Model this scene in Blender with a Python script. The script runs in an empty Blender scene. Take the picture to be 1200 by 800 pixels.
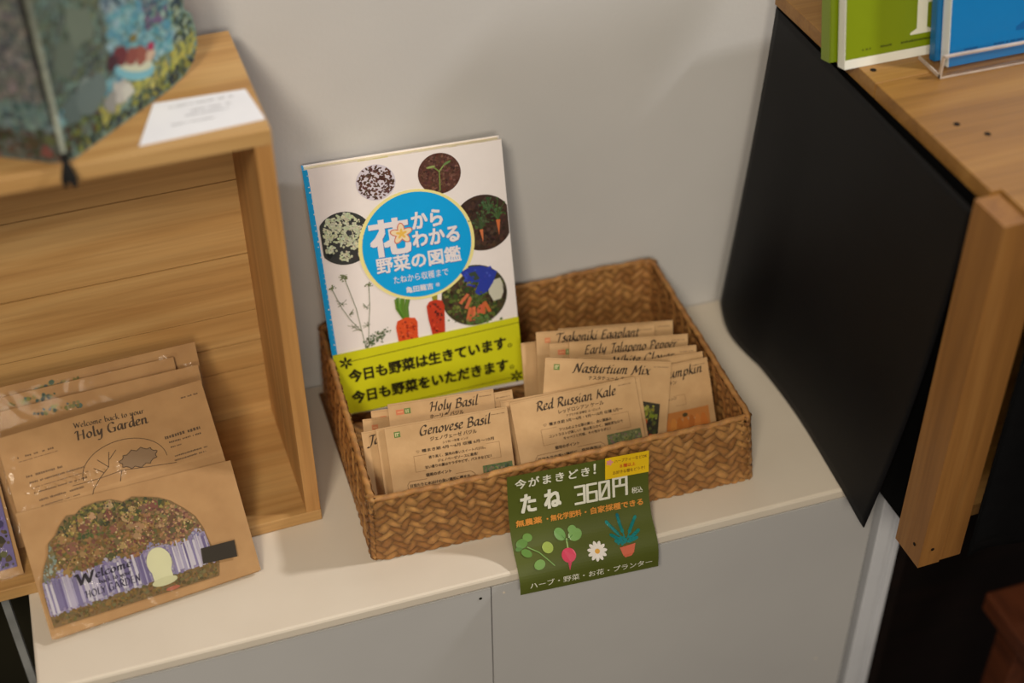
import bpy, math, random
import numpy as np
from mathutils import Vector, Matrix
from mathutils.geometry import tessellate_polygon

random.seed(7)
rng = np.random.default_rng(11)
scn = bpy.context.scene
COL = scn.collection
R = math.radians
scn.view_settings.view_transform = 'Standard'
scn.view_settings.look = 'None'
scn.view_settings.exposure = 0
scn.cycles.max_bounces = 8
scn.cycles.transparent_max_bounces = 16
scn.cycles.use_denoising = True

# ------------------------------------------------------------------ colours
def lin(c):
    out = []
    for v in c[:3]:
        v = v / 255.0
        out.append(v / 12.92 if v <= .04045 else ((v + .055) / 1.055) ** 2.4)
    return tuple(out) + (1.0,)

# ---------------------------------------------------------------- materials
MATS = {}
def newmat(name):
    m = bpy.data.materials.new(name)
    m.use_nodes = True
    nt = m.node_tree
    b = nt.nodes['Principled BSDF']
    MATS[name] = m
    return m, nt, b

def N(nt, kind, **kw):
    n = nt.nodes.new(kind)
    for k, v in kw.items():
        setattr(n, k, v)
    return n

def ramp(nt, stops):
    r = N(nt, 'ShaderNodeValToRGB')
    e = r.color_ramp.elements
    e[0].position, e[0].color = stops[0]
    e[1].position, e[1].color = stops[-1]
    for p, c in stops[1:-1]:
        x = e.new(p); x.color = c
    return r

def noise_mat(name, c1, c2, scale=40, rough=.6, bump=0.0, bscale=None, detail=4, stretch=(1, 1, 1), spec=.5, coat=0):
    m, nt, b = newmat(name)
    tc = N(nt, 'ShaderNodeTexCoord')
    mp = N(nt, 'ShaderNodeMapping'); mp.inputs['Scale'].default_value = stretch
    nt.links.new(tc.outputs['Object'], mp.inputs['Vector'])
    nz = N(nt, 'ShaderNodeTexNoise'); nz.inputs['Scale'].default_value = scale; nz.inputs['Detail'].default_value = detail
    nt.links.new(mp.outputs[0], nz.inputs['Vector'])
    r = ramp(nt, [(.3, lin(c1)), (.7, lin(c2))])
    nt.links.new(nz.outputs['Fac'], r.inputs[0])
    nt.links.new(r.outputs[0], b.inputs['Base Color'])
    b.inputs['Roughness'].default_value = rough
    b.inputs['Specular IOR Level'].default_value = spec
    b.inputs['Coat Weight'].default_value = coat
    if bump:
        nb = N(nt, 'ShaderNodeTexNoise'); nb.inputs['Scale'].default_value = bscale or scale * 4; nb.inputs['Detail'].default_value = 3
        nt.links.new(mp.outputs[0], nb.inputs['Vector'])
        bp = N(nt, 'ShaderNodeBump'); bp.inputs['Strength'].default_value = bump; bp.inputs['Distance'].default_value = .002
        nt.links.new(nb.outputs['Fac'], bp.inputs['Height'])
        nt.links.new(bp.outputs[0], b.inputs['Normal'])
    return m

def wood_mat(name, cd, cm, cl, axis, rough=.5, fine=1.0):
    m, nt, b = newmat(name)
    tc = N(nt, 'ShaderNodeTexCoord')
    mp = N(nt, 'ShaderNodeMapping')
    s = [38.0 * fine, 38.0 * fine, 38.0 * fine]; s['xyz'.index(axis)] = 2.2
    mp.inputs['Scale'].default_value = s
    nt.links.new(tc.outputs['Object'], mp.inputs['Vector'])
    n1 = N(nt, 'ShaderNodeTexNoise'); n1.inputs['Scale'].default_value = 1.0; n1.inputs['Detail'].default_value = 5; n1.inputs['Distortion'].default_value = 1.2
    nt.links.new(mp.outputs[0], n1.inputs['Vector'])
    r = ramp(nt, [(.25, lin(cd)), (.5, lin(cm)), (.75, lin(cl))])
    nt.links.new(n1.outputs['Fac'], r.inputs[0])
    mp2 = N(nt, 'ShaderNodeMapping')
    s2 = [320.0, 320.0, 320.0]; s2['xyz'.index(axis)] = 9
    mp2.inputs['Scale'].default_value = s2
    nt.links.new(tc.outputs['Object'], mp2.inputs['Vector'])
    n2 = N(nt, 'ShaderNodeTexNoise'); n2.inputs['Scale'].default_value = 1.0; n2.inputs['Detail'].default_value = 3
    nt.links.new(mp2.outputs[0], n2.inputs['Vector'])
    mx = N(nt, 'ShaderNodeMix', data_type='RGBA', blend_type='MULTIPLY'); mx.inputs[0].default_value = .35
    r2 = ramp(nt, [(.3, (.55, .5, .45, 1)), (.6, (1, 1, 1, 1))])
    nt.links.new(n2.outputs['Fac'], r2.inputs[0])
    nt.links.new(r.outputs[0], mx.inputs[6]); nt.links.new(r2.outputs[0], mx.inputs[7])
    nt.links.new(mx.outputs[2], b.inputs['Base Color'])
    b.inputs['Roughness'].default_value = rough
    bp = N(nt, 'ShaderNodeBump'); bp.inputs['Strength'].default_value = .12; bp.inputs['Distance'].default_value = .001
    nt.links.new(n2.outputs['Fac'], bp.inputs['Height']); nt.links.new(bp.outputs[0], b.inputs['Normal'])
    return m

def print_mat(name, rough, vary=.12, coat=0.0, nscale=90):
    m, nt, b = newmat(name)
    at = N(nt, 'ShaderNodeVertexColor', layer_name='Col')
    tc = N(nt, 'ShaderNodeTexCoord')
    nz = N(nt, 'ShaderNodeTexNoise'); nz.inputs['Scale'].default_value = nscale; nz.inputs['Detail'].default_value = 4
    nt.links.new(tc.outputs['Object'], nz.inputs['Vector'])
    r = ramp(nt, [(.3, (1 - vary, 1 - vary, 1 - vary, 1)), (.7, (1, 1, 1, 1))])
    nt.links.new(nz.outputs['Fac'], r.inputs[0])
    mx = N(nt, 'ShaderNodeMix', data_type='RGBA', blend_type='MULTIPLY'); mx.inputs[0].default_value = 1
    nt.links.new(at.outputs[0], mx.inputs[6]); nt.links.new(r.outputs[0], mx.inputs[7])
    nt.links.new(mx.outputs[2], b.inputs['Base Color'])
    b.inputs['Roughness'].default_value = rough
    b.inputs['Coat Weight'].default_value = coat
    b.inputs['Coat Roughness'].default_value = .2
    return m

print_mat('print_matte', .75, .05)
print_mat('print_gloss', .38, .03, .15)
print_mat('basket_weave', .62, .25, 0, 300)
print_mat('sign_print', .3, .06, .35, 40)
noise_mat('kraft', (190, 153, 108), (205, 168, 122), 60, .8, .05, 500)
noise_mat('kraft_card', (166, 128, 84), (180, 142, 96), 50, .75, .04, 500)
noise_mat('wall_paint', (200, 199, 199), (207, 206, 206), 6, .75, .06, 260)
noise_mat('cabinet_paint', (214, 203, 187), (223, 213, 198), 9, .45, .04, 60)
noise_mat('cabinet_paint_shaded', (182, 181, 181), (192, 191, 190), 5, .5, .04, 50)  # same white paint as the top, with the front's shade put into the colour
noise_mat('trim_paint', (196, 198, 204), (212, 214, 220), 12, .4, .03, 60)
noise_mat('floor_dark', (26, 16, 12), (40, 24, 16), 8, .6)
noise_mat('black_sheet', (5, 5, 7), (9, 9, 12), 14, .55, .08, 25, spec=.25)
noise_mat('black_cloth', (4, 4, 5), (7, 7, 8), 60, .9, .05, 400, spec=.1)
noise_mat('dark_wood', (14, 8, 6), (24, 13, 9), 10, .7, stretch=(1, 8, 8), spec=.2)  # near black; holds the stand's shade, also used for nails and gaps
noise_mat('dark_olive', (24, 22, 12), (34, 31, 18), 10, .8, spec=.2)
noise_mat('stool_wood', (70, 34, 18), (98, 50, 26), 14, .5, stretch=(6, 1, 6))
noise_mat('grey_metal', (120, 122, 122), (150, 152, 152), 30, .35)
noise_mat('paper_white', (230, 231, 240), (238, 239, 247), 30, .8)
noise_mat('pages', (222, 208, 170), (240, 228, 196), 20, .85, stretch=(1, 1, 60))
noise_mat('pages_white', (226, 226, 222), (240, 240, 238), 20, .85)
noise_mat('tassel_black', (10, 9, 8), (22, 20, 18), 200, .9)
noise_mat('cord_grey', (120, 126, 116), (160, 166, 150), 200, .8)
noise_mat('acrylic_glint', (176, 160, 150), (205, 190, 178), 60, .2)
wood_mat('pine_x', (168, 124, 72), (190, 148, 92), (206, 168, 112), 'x')
wood_mat('pine_y', (168, 118, 64), (194, 144, 84), (208, 164, 104), 'y')
wood_mat('pine_z', (168, 118, 64), (194, 144, 84), (208, 164, 104), 'z')
wood_mat('old_pine_x', (128, 88, 38), (154, 110, 52), (170, 128, 68), 'x', .45, .7)
wood_mat('old_pine_y', (140, 86, 38), (170, 110, 52), (188, 130, 68), 'y', .5, .7)
wood_mat('old_pine_z', (118, 78, 36), (146, 100, 48), (164, 120, 66), 'z', .5, .7)

def film_mat():
    m, nt, b = newmat('clear_film')
    nt.nodes.remove(b)
    out = nt.nodes['Material Output']
    tr = N(nt, 'ShaderNodeBsdfTransparent'); tr.inputs[0].default_value = (.97, .96, .95, 1)
    gl = N(nt, 'ShaderNodeBsdfGlossy'); gl.inputs['Roughness'].default_value = .07
    fr = N(nt, 'ShaderNodeFresnel'); fr.inputs[0].default_value = 1.18
    tc = N(nt, 'ShaderNodeTexCoord')
    nz = N(nt, 'ShaderNodeTexNoise'); nz.inputs['Scale'].default_value = 28; nz.inputs['Detail'].default_value = 2; nz.inputs['Distortion'].default_value = 1.5
    nt.links.new(tc.outputs['Object'], nz.inputs['Vector'])
    bp = N(nt, 'ShaderNodeBump'); bp.inputs['Strength'].default_value = .35; bp.inputs['Distance'].default_value = .004
    nt.links.new(nz.outputs['Fac'], bp.inputs['Height'])
    nt.links.new(bp.outputs[0], gl.inputs['Normal'])
    mx = N(nt, 'ShaderNodeMixShader')
    nt.links.new(fr.outputs[0], mx.inputs[0]); nt.links.new(tr.outputs[0], mx.inputs[1]); nt.links.new(gl.outputs[0], mx.inputs[2])
    nt.links.new(mx.outputs[0], out.inputs['Surface'])
film_mat()
def acrylic():
    m, nt, b = newmat('clear_acrylic')
    nt.nodes.remove(b)
    out = nt.nodes['Material Output']
    tr = N(nt, 'ShaderNodeBsdfTransparent'); tr.inputs[0].default_value = (.99, .985, .98, 1)
    gl = N(nt, 'ShaderNodeBsdfGlossy'); gl.inputs['Roughness'].default_value = .03
    tc = N(nt, 'ShaderNodeTexCoord'); nz = N(nt, 'ShaderNodeTexNoise'); nz.inputs['Scale'].default_value = 20
    nt.links.new(tc.outputs['Object'], nz.inputs['Vector'])
    mr = N(nt, 'ShaderNodeMapRange'); mr.inputs[3].default_value = .035; mr.inputs[4].default_value = .06
    nt.links.new(nz.outputs['Fac'], mr.inputs[0]); mx = N(nt, 'ShaderNodeMixShader')
    nt.links.new(mr.outputs[0], mx.inputs[0]); nt.links.new(tr.outputs[0], mx.inputs[1]); nt.links.new(gl.outputs[0], mx.inputs[2])
    nt.links.new(mx.outputs[0], out.inputs['Surface'])
acrylic()

# ------------------------------------------------------------- mesh builder
class MB:
    def __init__(s):
        s.v = []; s.f = []; s.m = []; s.c = []; s.mats = []
    def mi(s, name):
        if name not in s.mats: s.mats.append(name)
        return s.mats.index(name)
    def add(s, verts, faces, mat, col=None):
        o = len(s.v); k = s.mi(mat)
        s.v += [tuple(p) for p in verts]
        for f in faces:
            s.f.append([i + o for i in f]); s.m.append(k); s.c.append(col or (255, 255, 255))
        return s
    def box(s, a, b, mat, col=None, M=None):
        x0, y0, z0 = a; x1, y1, z1 = b
        vs = [Vector(p) for p in ((x0, y0, z0), (x1, y0, z0), (x1, y1, z0), (x0, y1, z0), (x0, y0, z1), (x1, y0, z1), (x1, y1, z1), (x0, y1, z1))]
        if M is not None: vs = [M @ p for p in vs]
        return s.add(vs, [(0, 3, 2, 1), (4, 5, 6, 7), (0, 1, 5, 4), (1, 2, 6, 5), (2, 3, 7, 6), (3, 0, 4, 7)], mat, col)
    def prism(s, poly, z0, z1, mat, col=None):
        n = len(poly)
        vs = [(x, y, z0) for x, y in poly] + [(x, y, z1) for x, y in poly]
        fs = [tuple(range(n - 1, -1, -1)), tuple(range(n, 2 * n))]
        for i in range(n):
            j = (i + 1) % n
            fs.append((i, j, j + n, i + n))
        return s.add(vs, fs, mat, col)
    def tube(s, pts, r, mat, n=8, col=None, closed=False):
        P = [Vector(p) for p in pts]; vs = []; fs = []
        L = len(P)
        for i, p in enumerate(P):
            d = (P[(i + 1) % L] - P[i - 1]) if closed else (P[min(i + 1, L - 1)] - P[max(i - 1, 0)])
            d.normalize()
            a = d.cross(Vector((0, 0, 1)))
            if a.length < .1: a = d.cross(Vector((1, 0, 0)))
            a.normalize(); b = d.cross(a)
            rr = r(i) if callable(r) else r
            for k in range(n):
                t = 2 * math.pi * k / n
                q = rr(t) if callable(rr) else rr
                vs.append(p + a * (q * math.cos(t)) + b * (q * math.sin(t)))
        for i in range(L if closed else L - 1):
            j = (i + 1) % L
            for k in range(n):
                l = (k + 1) % n
                fs.append((i * n + k, i * n + l, j * n + l, j * n + k))
        if not closed:
            fs.append(tuple(range(n))); fs.append(tuple((L - 1) * n + k for k in range(n - 1, -1, -1)))
        return s.add(vs, fs, mat, col)
    def grid(s, fn, nu, nv, mat, col=None):
        vs = [fn(i / nu, j / nv) for j in range(nv + 1) for i in range(nu + 1)]
        fs = [(j * (nu + 1) + i, j * (nu + 1) + i + 1, (j + 1) * (nu + 1) + i + 1, (j + 1) * (nu + 1) + i) for j in range(nv) for i in range(nu)]
        return s.add(vs, fs, mat, col)
    def build(s, name, parent=None, loc=(0, 0, 0), rot=(0, 0, 0), bevel=0, smooth=False, solid=0):
        me = bpy.data.meshes.new(name)
        me.from_pydata([tuple(p) for p in s.v], [], s.f)
        for m in s.mats: me.materials.append(MATS[m])
        me.polygons.foreach_set('material_index', s.m)
        ca = me.color_attributes.new('Col', 'FLOAT_COLOR', 'CORNER')
        arr = []
        cache = {}
        for p, c in zip(me.polygons, s.c):
            if c not in cache: cache[c] = lin(c)
            arr += list(cache[c]) * p.loop_total
        ca.data.foreach_set('color', arr)
        if smooth: me.polygons.foreach_set('use_smooth', [True] * len(me.polygons))
        me.validate(); me.update()
        o = bpy.data.objects.new(name, me); COL.objects.link(o)
        o.location = loc; o.rotation_euler = rot
        if parent: o.parent = parent
        if bevel:
            b = o.modifiers.new('Bevel', 'BEVEL'); b.width = bevel; b.segments = 2; b.limit_method = 'ANGLE'
        if solid:
            d = o.modifiers.new('Solid', 'SOLIDIFY'); d.thickness = solid; d.offset = 0
        return o

def empty(name, loc=(0, 0, 0), rot=(0, 0, 0)):
    o = bpy.data.objects.new(name, None); COL.objects.link(o)
    o.location = loc; o.rotation_euler = rot; o.empty_display_size = .02
    return o
def tag(o, label, cat, group=None):
    o['label'] = label; o['category'] = cat
    if group: o['group'] = group
    return o
def struct(o):
    o['kind'] = 'structure'; return o

# ------------------------------------------------------------------ lettering
_tc = {}
def text_mesh(s, bold=0.0, shear=0.0, spacing=1.0):
    key = (s, bold, shear, spacing)
    if key in _tc: return _tc[key]
    cu = bpy.data.curves.new('lettering', 'FONT')
    cu.body = s; cu.size = 1; cu.offset = 0; cu.shear = shear; cu.resolution_u = 2; cu.space_character = spacing
    ob = bpy.data.objects.new('lettering', cu); COL.objects.link(ob)
    dg = bpy.context.evaluated_depsgraph_get(); dg.update()
    me = bpy.data.meshes.new_from_object(ob.evaluated_get(dg))
    vs = [(v.co.x, v.co.y) for v in me.vertices]; fs = [tuple(p.vertices) for p in me.polygons]
    bpy.data.objects.remove(ob); bpy.data.curves.remove(cu); bpy.data.meshes.remove(me)
    if vs:
        x0 = min(v[0] for v in vs); x1 = max(v[0] for v in vs); y0 = min(v[1] for v in vs); y1 = max(v[1] for v in vs)
        vs = [((x - x0) / max(x1 - x0, 1e-6), (y - y0) / max(y1 - y0, 1e-6)) for x, y in vs]
        asp = (x1 - x0) / max(y1 - y0, 1e-6)
    else: asp = 1
    _tc[key] = (vs, fs, asp)
    return _tc[key]

def catmull(P, k=6):
    if len(P) < 3: return list(P)
    out = []
    Q = [P[0]] + list(P) + [P[-1]]
    for i in range(1, len(Q) - 2):
        a, b, c, d = Q[i - 1], Q[i], Q[i + 1], Q[i + 2]
        for j in range(k):
            t = j / k
            out.append(tuple(.5 * (2 * b[n] + (c[n] - a[n]) * t + (2 * a[n] - 5 * b[n] + 4 * c[n] - d[n]) * t * t + (-a[n] + 3 * b[n] - 3 * c[n] + d[n]) * t ** 3) for n in (0, 1)))
    out.append(tuple(P[-1]))
    return out

BOWL = [(.72, .85), (.45, 1.0), (.14, .65), (.1, .25), (.27, .02), (.5, .3), (.7, .85)]
STEMT = [(.72, .98), (.66, .2), (.76, .02), (.94, .18)]
GL = {
 'a': (.9, [BOWL, STEMT]), 'b': (.9, [[(.3, 1.75), (.2, .3), (.3, .03), (.55, .1), (.75, .5), (.66, .9), (.45, .95), (.22, .6)]]),
 'c': (.75, [[(.68, .85), (.48, 1), (.15, .7), (.1, .3), (.3, .02), (.65, .2)]]),
 'd': (.9, [BOWL, [(.78, 1.75), (.66, .2), (.76, .02), (.94, .18)]]),
 'e': (.75, [[(.12, .45), (.5, .6), (.6, .85), (.42, 1), (.17, .75), (.1, .3), (.3, .02), (.65, .2)]]),
 'g': (.9, [BOWL, [(.72, .98), (.66, -.2), (.45, -.68), (.15, -.65), (.08, -.45)]]),
 'h': (.95, [[(.3, 1.75), (.14, 0)], [(.17, .5), (.45, .95), (.66, .85), (.62, .2), (.72, .02), (.9, .18)]]),
 'i': (.5, [[(.2, .95), (.15, .2), (.25, .02), (.43, .18)], [(.25, 1.42), (.32, 1.36)]]),
 'k': (.85, [[(.3, 1.75), (.14, 0)], [(.7, .98), (.2, .5)], [(.3, .55), (.72, .03), (.9, .12)]]),
 'l': (.5, [[(.3, 1.75), (.17, .25), (.27, .02), (.46, .18)]]),
 'm': (1.3, [[(.2, .98), (.12, 0)], [(.15, .5), (.4, .95), (.58, .85), (.5, 0)], [(.54, .5), (.8, .95), (.98, .85), (.92, .2), (1.02, .02), (1.2, .18)]]),
 'n': (.95, [[(.2, .98), (.12, 0)], [(.15, .5), (.45, .95), (.65, .85), (.6, .2), (.7, .02), (.9, .18)]]),
 'o': (.85, [[(.45, 1), (.14, .7), (.1, .3), (.3, 0), (.6, .25), (.68, .7), (.45, 1)]]),
 'p': (.9, [[(.25, .98), (.08, -.72)], [(.2, .55), (.45, .95), (.72, .85), (.7, .35), (.45, .02), (.18, .2)]]),
 'r': (.65, [[(.2, .98), (.12, 0)], [(.15, .5), (.35, .9), (.62, .9)]]),
 's': (.7, [[(.6, .9), (.35, 1), (.2, .78), (.5, .45), (.5, .12), (.25, 0), (.05, .12)]]),
 't': (.55, [[(.3, 1.35), (.17, .25), (.28, .02), (.5, .18)], [(.02, .95), (.52, .95)]]),
 'u': (.95, [[(.2, .98), (.12, .25), (.25, .02), (.55, .4), (.7, .98)], STEMT]),
 'v': (.8, [[(.08, .95), (.2, .9), (.32, .03), (.72, .98)]]),
 'w': (1.15, [[(.08, .95), (.2, .9), (.28, .03), (.6, .9)], [(.6, .9), (.7, .03), (1.08, .98)]]),
 'x': (.85, [[(.05, .9), (.22, .9), (.58, .08), (.78, .08)], [(.76, .96), (.05, .0)]]),
 'y': (.9, [[(.15, .98), (.2, .35), (.35, .1), (.7, .95)], [(.74, .98), (.5, -.3), (.2, -.7), (-.02, -.6)]]),
 'B': (1.15, [[(.35, 1.5), (.2, 0)], [(.05, 1.3), (.5, 1.58), (.88, 1.4), (.8, 1.0), (.35, .8)], [(.35, .8), (.88, .72), (.95, .25), (.6, 0), (.08, .03)]]),
 'C': (1.1, [[(1, 1.3), (.75, 1.58), (.3, 1.3), (.1, .6), (.3, .05), (.65, .02), (.98, .28)]]),
 'E': (1.05, [[(.98, 1.5), (.4, 1.5)], [(.38, 1.5), (.2, .05)], [(.2, .05), (.88, .05)], [(.3, .8), (.76, .8)]]),
 'G': (1.25, [[(1, 1.3), (.75, 1.58), (.3, 1.3), (.1, .6), (.3, .05), (.65, .02), (.92, .2)], [(.98, .65), (.9, -.02)], [(.65, .66), (1.12, .66)]]),
 'H': (1.35, [[(.02, 1.25), (.18, 1.52), (.4, 1.5)], [(.4, 1.5), (.22, 0)], [(1.12, 1.55), (.95, 0)], [(.3, .8), (1.05, .8)]]),
 'J': (.95, [[(.75, 1.5), (.58, .2), (.32, -.4), (0, -.3)], [(.25, 1.35), (.4, 1.5), (1.05, 1.52)]]),
 'K': (1.2, [[(.38, 1.5), (.2, 0)], [(1.08, 1.55), (.35, .72)], [(.5, .85), (1.0, .06), (1.22, .12)]]),
 'M': (1.55, [[(.02, .03), (.2, .05), (.42, 1.5)], [(.42, 1.5), (.75, .3)], [(.75, .3), (1.3, 1.55)], [(1.3, 1.55), (1.28, .08), (1.48, .1)]]),
 'N': (1.35, [[(0, .03), (.17, .05), (.38, 1.5)], [(.38, 1.5), (.95, .05)], [(.95, .05), (1.12, 1.5), (1.32, 1.6)]]),
 'P': (1.05, [[(.38, 1.5), (.2, 0)], [(.05, 1.3), (.5, 1.58), (.95, 1.35), (.85, .85), (.35, .7)]]),
 'R': (1.2, [[(.38, 1.5), (.2, 0)], [(.05, 1.3), (.5, 1.58), (.95, 1.35), (.85, .9), (.35, .75)], [(.5, .75), (.98, .06), (1.22, .12)]]),
 'T': (1.05, [[(.68, 1.5), (.45, 0)], [(.05, 1.25), (.18, 1.48), (1.12, 1.48), (1.25, 1.62)]]),
 'W': (1.6, [[(.05, 1.4), (.22, 1.5), (.38, .05)], [(.38, .05), (.82, 1.4)], [(.82, 1.4), (1.02, .05)], [(1.02, .05), (1.55, 1.58)]]),
 'D': (1.25, [[(.35, 1.5), (.2, 0)], [(.1, 1.45), (.7, 1.5), (1.1, .95), (.9, .25), (.4, 0), (.08, .03)]]),
 'O': (1.25, [[(.65, 1.55), (.15, 1.1), (.12, .4), (.55, -.02), (1.05, .5), (1.05, 1.15), (.65, 1.55)]]),
 'L': (1.0, [[(.38, 1.5), (.2, .05)], [(.2, .05), (.9, .05), (.95, .25)]]),
 'Y': (1.1, [[(.05, 1.5), (.5, .75)], [(1.05, 1.5), (.5, .75)], [(.5, .75), (.42, 0)]]),
 'A': (1.2, [[(.02, 0), (.65, 1.55)], [(.65, 1.55), (1.05, 0)], [(.3, .55), (.92, .55)]]),
 ' ': (.55, []),
}

class Canvas:
    """flat print in millimetres; layers rise by a hair"""
    def __init__(s): s.items = []
    def raw(s, vs, fs, col, layer): s.items.append((vs, fs, col, layer))
    def rect(s, x0, y0, x1, y1, col, layer=1, nx=1, ny=1):
        vs = [(x0 + (x1 - x0) * i / nx, y0 + (y1 - y0) * j / ny) for j in range(ny + 1) for i in range(nx + 1)]
        fs = [(j * (nx + 1) + i, j * (nx + 1) + i + 1, (j + 1) * (nx + 1) + i + 1, (j + 1) * (nx + 1) + i) for j in range(ny) for i in range(nx)]
        s.raw(vs, fs, col, layer)
    def poly(s, pts, col, layer=1):
        t = tessellate_polygon([[Vector((x, y, 0)) for x, y in pts]])
        s.raw(list(pts), [tuple(q) for q in t], col, layer)
    def ell(s, cx, cy, rx, ry, col, layer=1, rot=0, n=24, clip=None):
        c, d = math.cos(rot), math.sin(rot)
        pts = []
        for i in range(n):
            a = 2 * math.pi * i / n
            x, y = rx * math.cos(a), ry * math.sin(a)
            p = (cx + x * c - y * d, cy + x * d + y * c)
            if clip: p = clip(p)
            pts.append(p)
        s.raw(pts, [tuple(range(n))], col, layer)
    def blob(s, cx, cy, r, col, layer=1, n=7, clip=None):
        pts = []
        for i in range(n):
            a = 2 * math.pi * (i + random.random() * .5) / n
            q = r * random.uniform(.6, 1.15)
            p = (cx + q * math.cos(a), cy + q * math.sin(a))
            if clip: p = clip(p)
            pts.append(p)
        s.raw(pts, [tuple(range(n))], col, layer)
    def line(s, pts, w, col, layer=1):
        for (x0, y0), (x1, y1) in zip(pts, pts[1:]):
            dx, dy = x1 - x0, y1 - y0; L = math.hypot(dx, dy) or 1e-6
            nx, ny = -dy / L * w / 2, dx / L * w / 2
            ex, ey = dx / L * w * .3, dy / L * w * .3
            s.raw([(x0 - ex + nx, y0 - ey + ny), (x0 - ex - nx, y0 - ey - ny), (x1 + ex - nx, y1 + ey - ny), (x1 + ex + nx, y1 + ey + ny)], [(0, 1, 2, 3)], col, layer)
    def frame(s, x0, y0, x1, y1, w, col, layer=1):
        s.line([(x0, y0), (x1, y0), (x1, y1), (x0, y1), (x0, y0)], w, col, layer)
    def text(s, t, x0, y0, x1, y1, col, layer=2, bold=0.0, shear=0.0, spacing=1.0, slope=0.0):
        vs, fs, a = text_mesh(t, 0.0, shear, spacing)
        d = bold * (y1 - y0) * .9
        sh = [(0, 0)] if bold < .008 else ([(-d, 0), (d, 0)] if bold < .018 else [(-d, -d), (d, -d), (d, d), (-d, d), (-d, 0), (d, 0), (0, d), (0, -d)])
        for ox, oy in sh:
            s.raw([(x0 + u * (x1 - x0) + ox, y0 + v * (y1 - y0) + slope * u + oy) for u, v in vs], fs, col, layer)
    def ctext(s, t, cx, y0, h, col, layer=2, bold=0.0, maxw=None, spacing=1.0):
        vs, fs, a = text_mesh(t, 0.0, 0.0, spacing)
        w = h * a
        if maxw and w > maxw: w = maxw
        s.text(t, cx - w / 2, y0, cx + w / 2, y0 + h, col, layer, bold, 0.0, spacing)
    def nib(s, t, x0, base, x1, xh, col, layer=2, ang=38, wid=.24, thin=.06, shear=.16, slope=0.0):
        adv = sum(GL[c][0] for c in t)
        sx = (x1 - x0) / adv
        nv = (math.cos(R(ang)) * wid / 2, math.sin(R(ang)) * wid / 2)
        X = 0
        for c in t:
            a, st = GL[c]
            for P in st:
                Q = [(X + x + y * shear, y) for x, y in catmull(P)]
                for (ax, ay), (bx, by) in zip(Q, Q[1:]):
                    L = math.hypot(bx - ax, by - ay) or 1e-6
                    px, py = -(by - ay) / L * thin / 2, (bx - ax) / L * thin / 2
                    for (ox, oy) in (nv, (px, py)):
                        vs = [(ax - ox, ay - oy), (ax + ox, ay + oy), (bx + ox, by + oy), (bx - ox, by - oy)]
                        s.raw([(x0 + x * sx, base + y * xh + slope * (x / adv)) for x, y in vs], [(0, 1, 2, 3)], col, layer)
            X += a
    def squiggle(s, x0, y, x1, h, col, layer=2):
        x = x0
        while x < x1 - .3:
            w = random.uniform(.5, 1.1) * h
            if random.random() < .86:
                s.rect(x, y + random.uniform(0, .15) * h, min(x + w * .72, x1), y + h * random.uniform(.75, 1), col, layer)
            x += w
    def into(s, mb, fn, mat):
        for idx, (vs, fs, col, layer) in enumerate(s.items):
            layer = layer + (idx % 45) * .02
            P = [fn(u, v, layer) for u, v in vs]
            out = []
            for f in fs:
                ar = sum(vs[f[i]][0] * vs[f[(i + 1) % len(f)]][1] - vs[f[(i + 1) % len(f)]][0] * vs[f[i]][1] for i in range(len(f)))
                out.append(tuple(f) if ar > 0 else tuple(reversed(f)))
            mb.add(P, out, mat, col)

def in_poly(x, y, P):
    r = False; j = len(P) - 1
    for i in range(len(P)):
        if (P[i][1] > y) != (P[j][1] > y) and x < (P[j][0] - P[i][0]) * (y - P[i][1]) / (P[j][1] - P[i][1]) + P[i][0]: r = not r
        j = i
    return r
def jit(c, a=18):
    d = random.uniform(-a, a)
    return tuple(int(max(0, min(255, v + d + random.uniform(-a, a) * .5))) // 6 * 6 for v in c)

HAIR = .00009
def flat(Uv, Vv, Nv, base=0.0):
    def f(u, v, layer):
        return Uv * (u * .001) + Vv * (v * .001) + Nv * (base + HAIR * layer)
    return f
def axes(lean, yaw, roll=0.0):
    cy, sy = math.cos(R(yaw)), math.sin(R(yaw)); l = R(lean)
    U = Vector((cy, sy, 0)); V = Vector((-math.sin(l) * sy, math.sin(l) * cy, math.cos(l))); Nn = U.cross(V)
    c, s = math.cos(R(roll)), math.sin(R(roll))
    return U * c + V * s, V * c - U * s, Nn

# ================================================================== SETTING
WALL = .9235
mb = MB(); mb.box((-2.2, WALL, -.76), (2.6, WALL + .1, 2.2), 'wall_paint'); struct(mb.build('wall_back'))
mb = MB(); mb.box((-2.2, -1.6, -.80), (2.6, WALL, -.752), 'floor_dark'); struct(mb.build('floor'))

# white cabinet
cab = empty('cabinet', (.195, .80, -.752))
tag(cab, 'long low white painted cabinet carrying the basket and the left wooden crate', 'cabinet')
def P(o, mbx, name, **k):   # part in world coordinates under an empty without rotation
    ob = mbx.build(name, None, **k)
    ob.parent = o; ob.location = Vector(ob.location) - Vector(o.location)
    return ob
mb = MB(); mb.box((-.1235, .6775, -.0105), (.5128, WALL - .001, 0), 'cabinet_paint'); P(cab, mb, 'top_board', bevel=.0022)
mb = MB(); mb.box((-.1215, .6815, -.752), (.510, WALL - .002, -.0107), 'cabinet_paint_shaded'); P(cab, mb, 'carcass')
mb = MB(); mb.box((-.1228, .6782, -.748), (.1959, .6813, -.0112), 'cabinet_paint_shaded')
for x, z in ((.188, -.02), (-.11, -.022)): mb.tube([(x, .6783, z), (x, .6779, z)], .0011, 'dark_olive', 8)
P(cab, mb, 'front_panel', bevel=.0006)
mb = MB(); mb.box((.1967, .6782, -.748), (.5122, .6813, -.0112), 'cabinet_paint_shaded')
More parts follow.
